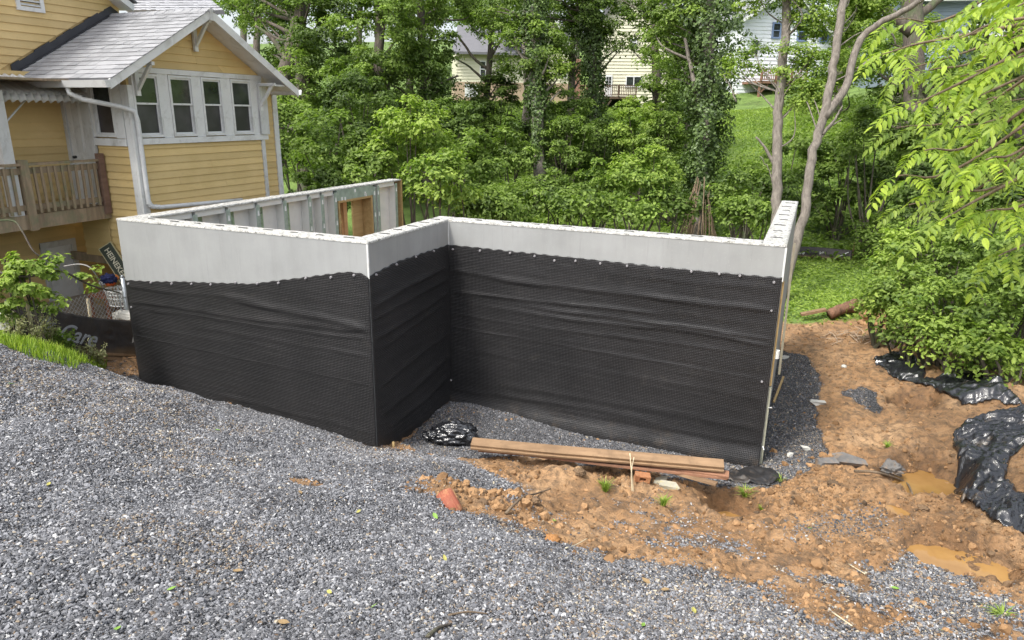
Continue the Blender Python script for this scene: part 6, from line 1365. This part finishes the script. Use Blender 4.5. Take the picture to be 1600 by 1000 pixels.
# grass tufts
def tuft(px, py, h, n, sp, label, mat='bright', cat='grass tuft', group='grass tufts on the clay'):
    c = gp(px, py); V = []; F = []; T_ = []
    for i in range(n):
        a_ = rng.uniform(0, 6.28); r0 = sp*.3*rng.random(); b = np.array([math.cos(a_)*r0, math.sin(a_)*r0, -.01]); l = h*rng.uniform(.5, 1.15); ln = sp*rng.uniform(.3, 1.3); d = np.array([math.cos(a_), math.sin(a_), 0]); s_ = np.array([-d[1], d[0], 0])*.0045
        m_ = b+d*ln*.35+np.array([0, 0, l*.65]); t = b+d*ln+np.array([0, 0, l*rng.uniform(.65, 1.0)]); k = len(V)
        V += [b-s_, b+s_, m_+s_*.8, m_-s_*.8, t]; F += [(k, k+1, k+2), (k, k+2, k+3), (k+3, k+2, k+4)]; tv = rng.uniform(.25, .95); T_ += [tv]*3
    me = mesh_np('grass_tuft', np.array(V), np.array(F), LEAF[mat], False, {'tint': ('FACE', T_)}); o = link('grass_tuft', me); o.location = c
    return tag(o, label, cat, group)
tuft(945, 768, .16, 90, .10, 'grass tuft left of the pair of thin stakes'); tuft(1035, 800, .12, 70, .09, 'grass tuft below the yellowed flat stones')
tuft(1165, 772, .11, 80, .12, 'wide grass tuft in front of the black membrane scrap'); tuft(1220, 752, .10, 22, .08, 'sparse grass blades on the black membrane scrap')
tuft(1386, 702, .08, 50, .08, 'small grass tuft above the blocky dark rock'); tuft(1190, 795, .07, 30, .07, 'faint grass tuft right of the water hole'); tuft(1565, 968, .05, 60, .12, 'flat green sprig at the lower right corner', 'bright')
# fallen leaves, singly
leafm = bpy.data.meshes.new('fallen_leaf'); leafm.from_pydata([(-.5, 0, 0), (-.15, .28, .05), (.2, .24, .04), (.5, 0, .08), (.2, -.24, .05), (-.15, -.28, .03), (0, 0, .0)], [], [(0, 6, 1), (1, 6, 2), (2, 6, 3), (0, 5, 6), (5, 4, 6), (4, 3, 6)])
FLG = simple('fresh_fallen_leaf', (.17, .30, .05), .6); FLY = simple('yellow_fallen_leaf', (.36, .34, .09), .6); FLB = simple('dry_fallen_leaf', (.26, .18, .09), .8)
for i, (px, py, s_, mt, lab) in enumerate([(680, 808, .055, FLG, 'green leaf below the red pipe shard'), (866, 818, .05, FLG, 'green leaf under the bent stick'), (695, 875, .04, FLY, 'yellow leaf on the mid gravel'), (584, 937, .05, FLG, 'green leaf near the bottom centre'), (18, 600, .05, FLG, 'green leaf on the far left gravel'),
      (370, 878, .065, FLB, 'pale dry curled leaf on the left gravel'), (77, 762, .04, FLY, 'yellow leaf on the left gravel'), (514, 915, .035, FLY, 'small yellow leaf left of the thin dark stick'), (270, 932, .035, FLG, 'small green leaf at the lower left'), (340, 672, .04, FLG, 'green leaf below the long wall'),
      (1085, 945, .055, FLY, 'yellow green leaf at the lower middle right'), (1005, 976, .04, FLG, 'green leaf at the bottom right of centre'), (1398, 922, .05, FLG, 'bright leaf on the lower right soil'), (560, 795, .035, FLY, 'yellow leaf uphill of the red pipe shard'), (1010, 905, .06, FLB, 'dry leaf first of the trail below the clay'), (1040, 915, .06, FLB, 'dry leaf last of the trail below the clay'),
      (442, 965, .05, FLB, 'dry brown leaf at the bottom left of centre'), (185, 995, .03, FLG, 'green scrap at the very bottom left'), (1470, 995, .04, FLG, 'green leaf at the very bottom right'), (1265, 830, .04, FLG, 'green leaf on the soil beyond the water hole'), (470, 780, .05, FLB, 'dry leaf on the brown patch of the gravel')]):
    o = link('fallen_leaf', leafm.copy()); o.data.materials.append(mt); p = gp(px, py); o.location = p+np.array([0, 0, .018]); o.scale = (s_*1.35, s_*1.1, s_*1.6); o.rotation_euler = (rng.normal(0, .3), rng.normal(0, .3), rng.uniform(0, 6.28)); tag(o, lab, 'leaf', 'leaves fallen on the ground')
# ================================================================== SILT FENCES
def text(body, size, mat, parent, loc, xdir, up, shear=.35, label=None):
    cu = bpy.data.curves.new('lettering', 'FONT'); cu.body = body; cu.size = size; cu.shear = shear; cu.extrude = .0008; cu.offset = size*.012; cu.align_x = 'CENTER'; cu.materials.append(mat)
    o = bpy.data.objects.new('lettering', cu); COL.objects.link(o); o.parent = parent
    x = Vector(norm(np.array(xdir))); z = x.cross(Vector(norm(np.array(up)))).normalized(); y = z.cross(x)
    M = Matrix((x, y, z)).transposed().to_4x4(); M.translation = Vector([float(a_-b_) for a_, b_ in zip(loc, parent.location)]); o.matrix_local = M; return o
TXT = simple('printed_lettering', (.30, .31, .33), .7, .2, 30, 0, 10); TXTW = simple('printed_white_lettering', (.6, .61, .62), .7, .1, 30, 0, 10)
def ribbon(name, bot, top, seed, label, n=90, m_=18):
    """fence cloth between two polylines"""
    def res(Pl, n): Pl = np.array(catmull(Pl, 12)); s_ = np.r_[0, np.cumsum(np.linalg.norm(np.diff(Pl, axis=0), axis=1))]; u = np.linspace(0, s_[-1], n); return np.c_[[np.interp(u, s_, Pl[:, k]) for k in range(3)]].T, s_[-1]
    B, LB = res(bot, n); Tt, LT = res(top, n); V = []; U = []
    for j in range(m_+1):
        t = j/m_; row = B*(1-t)+Tt*t; d = np.gradient(row, axis=0); nn = norm(np.c_[d[:, 1], -d[:, 0], 0*d[:, 0]]); s_ = np.linspace(0, LB, n)
        h = .035*fbm(s_*2+t*1.5, t*2, 0, seed)+.02*(1-np.abs(fbm(s_*4+t*3, t*5, 0, seed+1)*2))*math.sin(t*3.14)+.012*fbm(s_*12, t*8, 0, seed+2)
        V.append(row+nn*h[:, None]); U.append(np.c_[s_, np.full(n, t)])
    root = empty(name, bot[0], label, 'silt fence'); V = np.concatenate(V)-np.array(bot[0]); U = np.concatenate(U); i = (np.arange(m_)[:, None]*n+np.arange(n-1)[None]).ravel(); F = np.c_[i, i+1, i+n+1, i+n]
    me = mesh_np('fabric', V, F, SILT, True); uv = me.uv_layers.new(name='UVMap'); li = np.empty(len(me.loops), np.int32); me.loops.foreach_get('vertex_index', li); uv.data.foreach_set('uv', U[li].astype(np.float32).ravel())
    o = link('fabric', me, root); s_ = o.modifiers.new('s', 'SOLIDIFY'); s_.thickness = .003; return root, B, Tt
tp = [at(8, 468, 8.5), at(60, 478, 8.8), at(120, 492, 9.4), at(165, 498, 9.9), at(225, 503, 10.6)]
bt = [at(8, 545, 8.45), at(60, 555, 8.75), at(120, 562, 9.3), at(165, 560, 9.85), at(225, 556, 10.5)]
sf, B_, T_2 = ribbon('silt_fence', bt, tp, 401, 'sagging black silt fence with grey script, left of the grey walls')
mb = MB(sf.location); sp_ = at(48, 520, 8.5); s0, s1 = at(55, 545, 8.55), at(42, 470, 8.5); mb.bar(s0-np.array([0, 0, .2]), s1, .038, .03, (0, 1, 0)); mb.build('stake', PALEW, sf)
cx = at(112, 528, 9.05); xd = (at(165, 540, 9.6)-at(80, 520, 8.75)); text('Care', .30, TXT, sf, cx-np.array([0, .0, .06])+norm(np.cross(xd, [0, 0, 1]))*.06, xd, (0, 0, 1))
cx = at(52, 512, 8.6); text('Vlg', .22, TXT, sf, at(62, 512, 8.62)+norm(np.cross(xd, [0, 0, 1]))*.04, xd, (0, 0, 1))
cx = at(207, 530, 10.0); text('V', .34, TXTW, sf, at(207, 535, 10.1), xd, (0, 0, 1))
for k, (py_, hh) in enumerate(((556, .03), (563, .05), (570, .035))):
    a_ = at(150, py_-4, 9.65); b_ = at(222, py_, 10.35); mb = MB(a_); mb.bar(a_, b_, .03, hh, (0, 0, 1)); mb.build('fence_board', PLK, None, False, ['upper thin board at the foot of the left silt fence', 'middle thick board at the foot of the left silt fence', 'lowest board at the foot of the left silt fence'][k], 'board')
tz = -2.18; sf2z = 0; tp = [onz(1228, 384, tz), onz(1275, 386, tz), onz(1305, 388.5, tz), onz(1332, 391, tz)]; D0 = project(tp[0])[2]
bt = [at(1228, 401, project(tp[0])[2]), at(1275, 403, project(tp[1])[2]), at(1300, 405, project(tp[2])[2]), at(1330, 406, project(tp[3])[2])]
sf2, B_, T_2 = ribbon('silt_fence', bt, tp, 431, 'far low black silt fence with white script at the back of the lawn', 60, 8)
xd = tp[3]-tp[0]; nb = norm(np.cross(xd, [0, 0, 1]))*.06
text('VlgCare', .13, TXTW, sf2, at(1291, 398, project(tp[1])[2]-.05)+nb, xd, (0, 0, 1)); text('VlgCare', .13, TXTW, sf2, at(1244, 396, project(tp[0])[2]-.05)+nb, xd, (0, 0, 1))
mb = MB(sf2.location); mb.tube([at(1304, 404, project(tp[2])[2]-.12), at(1326, 394, project(tp[3])[2]-.12)], .012, 5); mb.build('cord', TXTW, sf2)
for x in (1246, 1331): D_ = D0; mb = MB(sf2.location); a_ = at(x, 406, project(tp[0])[2]+.06); mb.bar(a_, a_+np.array([0, 0, .5]), .04, .03, (0, 1, 0)); mb.build('stake', PLK, sf2)

# ================================================================== LEFT CORNER: chain link fence, shrub, clutter
p0 = at(201, 500, 10.9); p1 = at(190, 428, 10.9); 
cf = empty('chain_link_fence', p0, 'galvanised chain link fence with a round steel post below the deck', 'fence')
px_ = np.array([p0[0], p0[1], 0]); top_z, bot_z = p1[2], p0[2]-.25
e_ = at(60, 470, 9.3); ex_ = np.array([e_[0], e_[1], 0]); dirf = ex_-px_; Lf = np.linalg.norm(dirf); dirf /= Lf
STL = simple('galvanised_steel', (.45, .48, .50), .35, .12, 10, .1, 20, .6)
mb = MB(cf.location); mb.tube([(px_[0], px_[1], bot_z-.2), (px_[0], px_[1], top_z)], .03, 12); mb.tube([(px_[0], px_[1], top_z), (px_[0], px_[1], top_z+.03)], [.034, .012], 12); mb.build('post', STL, cf, True)
mb = MB(cf.location); pe = px_+dirf*Lf; mb.tube([(pe[0], pe[1], bot_z-.1), (pe[0], pe[1], top_z-.1)], .03, 10); mb.build('post', STL, cf, True)
for zz in (.15, .45, .62): MB(cf.location).tube([(px_[0], px_[1], bot_z+zz-.012), (px_[0], px_[1], bot_z+zz+.012)], .036, 12).build('tension_band', STL, cf)
mb = MB(cf.location); mb.tube([(px_[0]-.05*1, px_[1]-.06, bot_z), (px_[0]-.05, px_[1]-.06, top_z-.12)], .008, 6); mb.build('tension_bar', STL, cf)
mb = MB(cf.location); H_ = top_z-.1-bot_z; stp = .075
s_ = -H_
while s_ < Lf:
    for sg in (0, 1):
        a0, a1 = max(0, s_), min(Lf, s_+H_)
        if a1 > a0:
            z0_, z1_ = (a0-s_), (a1-s_)
            if sg: z0_, z1_ = H_-z0_, H_-z1_
            A1 = px_+dirf*a0; B1 = px_+dirf*a1; sag = -.0
            mb.tube([(A1[0], A1[1], bot_z+z0_), (B1[0], B1[1], bot_z+z1_)], .0042, 3, False)
    s_ += stp
mb.build('wire_mesh', STL, cf, kind='stuff')
# low wire post and steps clutter
mb = MB(at(138, 480, 10.2)); a_ = at(140, 490, 10.3); mb.bar(a_-np.array([0, 0, .2]), at(137, 466, 10.3), .035, .035, (0, 1, 0)); mb.build('fence_stub', PALEW, None, False, 'short pale post just behind the chain link wire', 'post')
# advertising board leaning under the deck
SB = simple('sign_green_black', (.03, .04, .025), .5); SBR = simple('sign_gold_edge', (.40, .36, .20), .5)
c = at(182, 412, 11.4); u_ = norm(at(200, 440, 11.4)-at(166, 388, 11.4)); v_ = norm(RGT*.86+UPV*.5); v_ = norm(v_-(v_@u_)*u_); nn_ = np.cross(u_, v_)
if nn_@FWD > 0: nn_ = -nn_
sr = empty('beer_sign', c, 'dark bar sign with gold edge and pale capitals, leaning under the deck', 'sign')
def obox(mb, c, u, v, n, a, b, w_): mb.hexa([c-u*a-v*b-n*w_, c+u*a-v*b-n*w_, c+u*a+v*b-n*w_, c-u*a+v*b-n*w_, c-u*a-v*b, c+u*a-v*b, c+u*a+v*b, c-u*a+v*b])
mb = MB(c); obox(mb, c, u_, v_, nn_, .36, .12, .03); mb.build('sign_border', SBR, sr); mb = MB(c); obox(mb, c+nn_*.004, u_, v_, nn_, .345, .105, .006); mb.build('sign_face', SB, sr)
text('HEINEKEN', .125, simple('sign_letters', (.55, .52, .38), .5), sr, c+nn_*.006-v_*.045, u_, v_, 0)
# small table, basket and laundry
tc = at(168, 476, 11.2); tbz = gz(tc[0], tc[1]); tt_ = empty('side_table', (tc[0], tc[1], tbz), 'reddish wooden table standing behind the chain link fence', 'table')
RW = m_wood('red_brown_table_wood', (.14, .055, .03), (.28, .12, .07)); ztp = at(168, 458, 11.2)[2]
mb = MB(tt_.location); mb.box((tc[0]-.22, tc[1]-.16, ztp-.03), (tc[0]+.22, tc[1]+.16, ztp)); mb.build('table_top', RW, tt_)
for sx in (-1, 1):
    for sy in (-1, 1): MB(tt_.location).box((tc[0]+sx*.19-.02, tc[1]+sy*.13-.02, tbz-.05), (tc[0]+sx*.19+.02, tc[1]+sy*.13+.02, ztp-.031)).build('leg', RW, tt_)
bc = at(186, 462, 11.0); bk_ = empty('laundry_basket', (bc[0], bc[1], bc[2]-.1), 'white slotted laundry basket piled with clothes beside the fence post', 'basket')
def ring(z, r): return [(bc[0]+r*math.cos(a_)*1.3, bc[1]+r*math.sin(a_), bc[2]+z) for a_ in np.linspace(0, 2*math.pi, 25)]
for z, r, h in ((-.14, .13, .012), (.10, .17, .016), (-.02, .15, .01), (.04, .16, .01)): mb = MB(bk_.location); mb.tube(ring(z, r), h, 5, False); mb.build('basket_rim' if z > .09 else 'basket_band', PVC, bk_)
mb = MB(bk_.location)
for a_ in np.linspace(0, 2*math.pi, 27)[:-1]: mb.bar((bc[0]+.13*math.cos(a_)*1.3, bc[1]+.13*math.sin(a_), bc[2]-.14), (bc[0]+.17*math.cos(a_)*1.3, bc[1]+.17*math.sin(a_), bc[2]+.1), .018, .006, (math.cos(a_), math.sin(a_), .01))
mb.build('basket_slats', PVC, bk_, kind='stuff')
for k, (px, py, r_, cl, lab) in enumerate([(170, 436, .12, (.02, .025, .08), 'navy blue garment heaped on the laundry basket'), (172, 442, .08, (.6, .12, .03), 'bright orange red garment on top of the laundry'), (162, 442, .07, (.6, .6, .62), 'white garment at the left of the laundry'), (180, 434, .06, (.55, .2, .05), 'orange garment near the fence post top')]):
    c = at(px, py, 10.95+.04*k); blob('garment', c, (r_, r_*.8, r_*.75), 70+k, simple('cloth%d' % k, cl, .9), lab, 'garment', 4, .4, 'laundry heaped on the basket')
c = at(195, 492, 10.75); rough_block('white_box', c, (.30, .2, .09), .3, 81, RCW, 'white scrap slab at the foot of the fence post', 'slab', (0, 0), .05)
# arched wire / hose and vine
stick('dead_vine_stem', [at(-20, 346, 8.6), at(20, 345, 8.6), at(35, 362, 8.6), at(52, 392, 8.6), at(70, 405, 8.7)], .012, .010, BARKD, 'arched dark stem in front of the deck beam', 'stem')
stick('arched_hose', [at(100, 416, 9.6), at(125, 413, 9.6), at(143, 420, 9.6), at(158, 444, 9.8), at(166, 455, 9.9)], .010, .009, simple('grey_hose', (.28, .27, .26), .7), 'thin grey arched stem above the chain link fence', 'stem')
lv = at(45, 440, 8.3); vs_ = empty('leafy_vine', (lv[0], lv[1], gz(lv[0], lv[1])), 'leafy vine shrub at the left edge with a long arm over the chain link fence', 'vine')
mb = MB(vs_.location); P = catmull([at(-10, 424, 8.3), at(40, 432, 8.3), at(95, 424, 8.6), at(140, 445, 9.2), (at(188, 458, 10.1))], 6); mb.tube(P, list(np.linspace(.018, .010, len(P))), 6); mb.build('stem', BARKD, vs_, True)
for k in range(5):
    a_ = np.array([lv[0]+rng.normal(0, .1), lv[1], gz(lv[0], lv[1])-.05]); b_ = at(rng.uniform(0, 80), rng.uniform(405, 440), 8.3); mb = MB(vs_.location); mb.tube(catmull([a_, (a_+b_)/2+rng.normal(0, .06, 3), b_], 4), .010, 5); mb.build('stem', BARKD, vs_)
Cs, Ns, Ts = [], [], []
for (px, py, D, rx, ry, n_) in ((30, 440, 8.3, 45, 32, 1100), (30, 410, 8.3, 34, 14, 220), (75, 425, 8.4, 40, 14, 260), (10, 480, 8.3, 22, 40, 500), (125, 432, 9, 26, 8, 60), (150, 420, 9.2, 12, 5, 14), (145, 450, 9.6, 10, 12, 30), (85, 405, 8.5, 24, 8, 70), (70, 470, 8.4, 28, 20, 260)):
    C, N, t, cc = crown_points(at(px, py, D), rad3(rx, ry, D), n_, 14, .09, .3, -1); Cs.append(C); Ns.append(N); Ts.append(np.clip(t+.1, 0, 1))
foliage('foliage', vs_, np.concatenate(Cs), np.concatenate(Ns), np.concatenate(Ts), .075, LEAF['bright'], .6)
rough_block('rock', at(2, 502, 8.4), (.22, .15, .14), .4, 91, RCW, 'mossy pale rock at the left edge below the vine', 'rock', (0, 0), .15)
# grass strip along the left fence
GP = poly_world([(-40, 505), (40, 520), (110, 545), (170, 562), (165, 578), (120, 572), (60, 556), (0, 536), (-40, 528)])
def blades(name, n, poly, h, label, mat, sp=.05, seedy=False):
    x0, y0 = poly.min(0); x1, y1 = poly.max(0); x = rng.uniform(x0, x1, n); y = rng.uniform(y0, y1, n); k = inside(poly, x, y); x, y = x[k], y[k]; n = len(x); z = gsurf(x, y)
    b = np.c_[x, y, z-.01]; a_ = rng.uniform(0, 6.28, n); d = np.c_[np.cos(a_), np.sin(a_), 0*a_]; s_ = np.c_[-d[:, 1], d[:, 0], 0*a_]*.004; l = (h*rng.uniform(.4, 1.2, n))[:, None]; ln = (sp*rng.uniform(.3, 1.5, n))[:, None]
    m_ = b+d*ln*.35+np.array([0, 0, 1])*l*.65; t = b+d*ln+np.array([0, 0, 1])*l*.95
    V = np.stack([b-s_, b+s_, m_+s_*.8, m_-s_*.8, t], 1).reshape(-1, 3); i = np.arange(n)*5; F = np.stack([np.c_[i, i+1, i+2], np.c_[i, i+2, i+3], np.c_[i+3, i+2, i+4]], 1).reshape(-1, 3)
    o = link(name, mesh_np(name, V, F, mat, False, {'tint': ('FACE', np.repeat(np.clip(rng.normal(.45, .3, n), 0, 1), 3))})); return tag(o, label, None, None, 'stuff')
print('GP', GP.round(2).tolist())
blades('grass_strip', 20000, GP, .14, 'strip of bright grass between the gravel bank and the left silt fence', LEAF['lime'])
# tall seeding weeds
DRYW = m_leaf('leaf_dry_straw', (.22, .24, .10), (.46, .46, .26), .3)
for k, (px, py, D, h, lab) in enumerate(((62, 545, 8.5, .55, 'tall pale seeding weed right of the fence stake'), (75, 548, 8.6, .5, 'seeding weed at the big letter of the silt fence'), (25, 538, 8.3, .4, 'thin weed left of the fence stake'), (110, 556, 9.0, .36, 'bushy weed in front of the fence script'), (135, 560, 9.2, .38, 'brownish weed near the middle of the left fence'), (155, 562, 9.5, .34, 'last small weed before the bare soil'), (95, 552, 8.8, .42, 'leafy weed between the seeding ones'))):
    c = at(px, py, D); c[2] = gs(c[0], c[1]); o = empty('tall_weed', c, lab, 'weed', 'tall weeds along the left silt fence'); mb = MB(c); Cs = []
    for j in range(9):
        a_ = rng.uniform(0, 6.28); tip = c+np.array([math.cos(a_)*h*.35, math.sin(a_)*h*.25, h*rng.uniform(.6, 1.1)]); mid = (c+tip)/2+np.array([0, 0, h*.08]); Q = catmull([c, mid, tip], 4); mb.tube(Q, .0028, 3)
        for q in Q[2:]: Cs += [q+rng.normal(0, .02, 3) for _ in range(7 if k in (3, 6) else 5)]
    mb.build('stem', DRYW if False else TWIG, o); Cs = np.array(Cs); n_ = len(Cs)
    foliage('foliage', o, Cs, norm(rng.normal(size=(n_, 3))+[0, 0, .6]), np.clip(rng.normal(.5, .2, n_), 0, 1), .045 if k not in (3, 6) else .06, DRYW if k not in (3, 6) else LEAF['mid'], .35 if k not in (3, 6) else .5)
print('LEAVES', LEAFTOTAL, 'compound', nleaf)
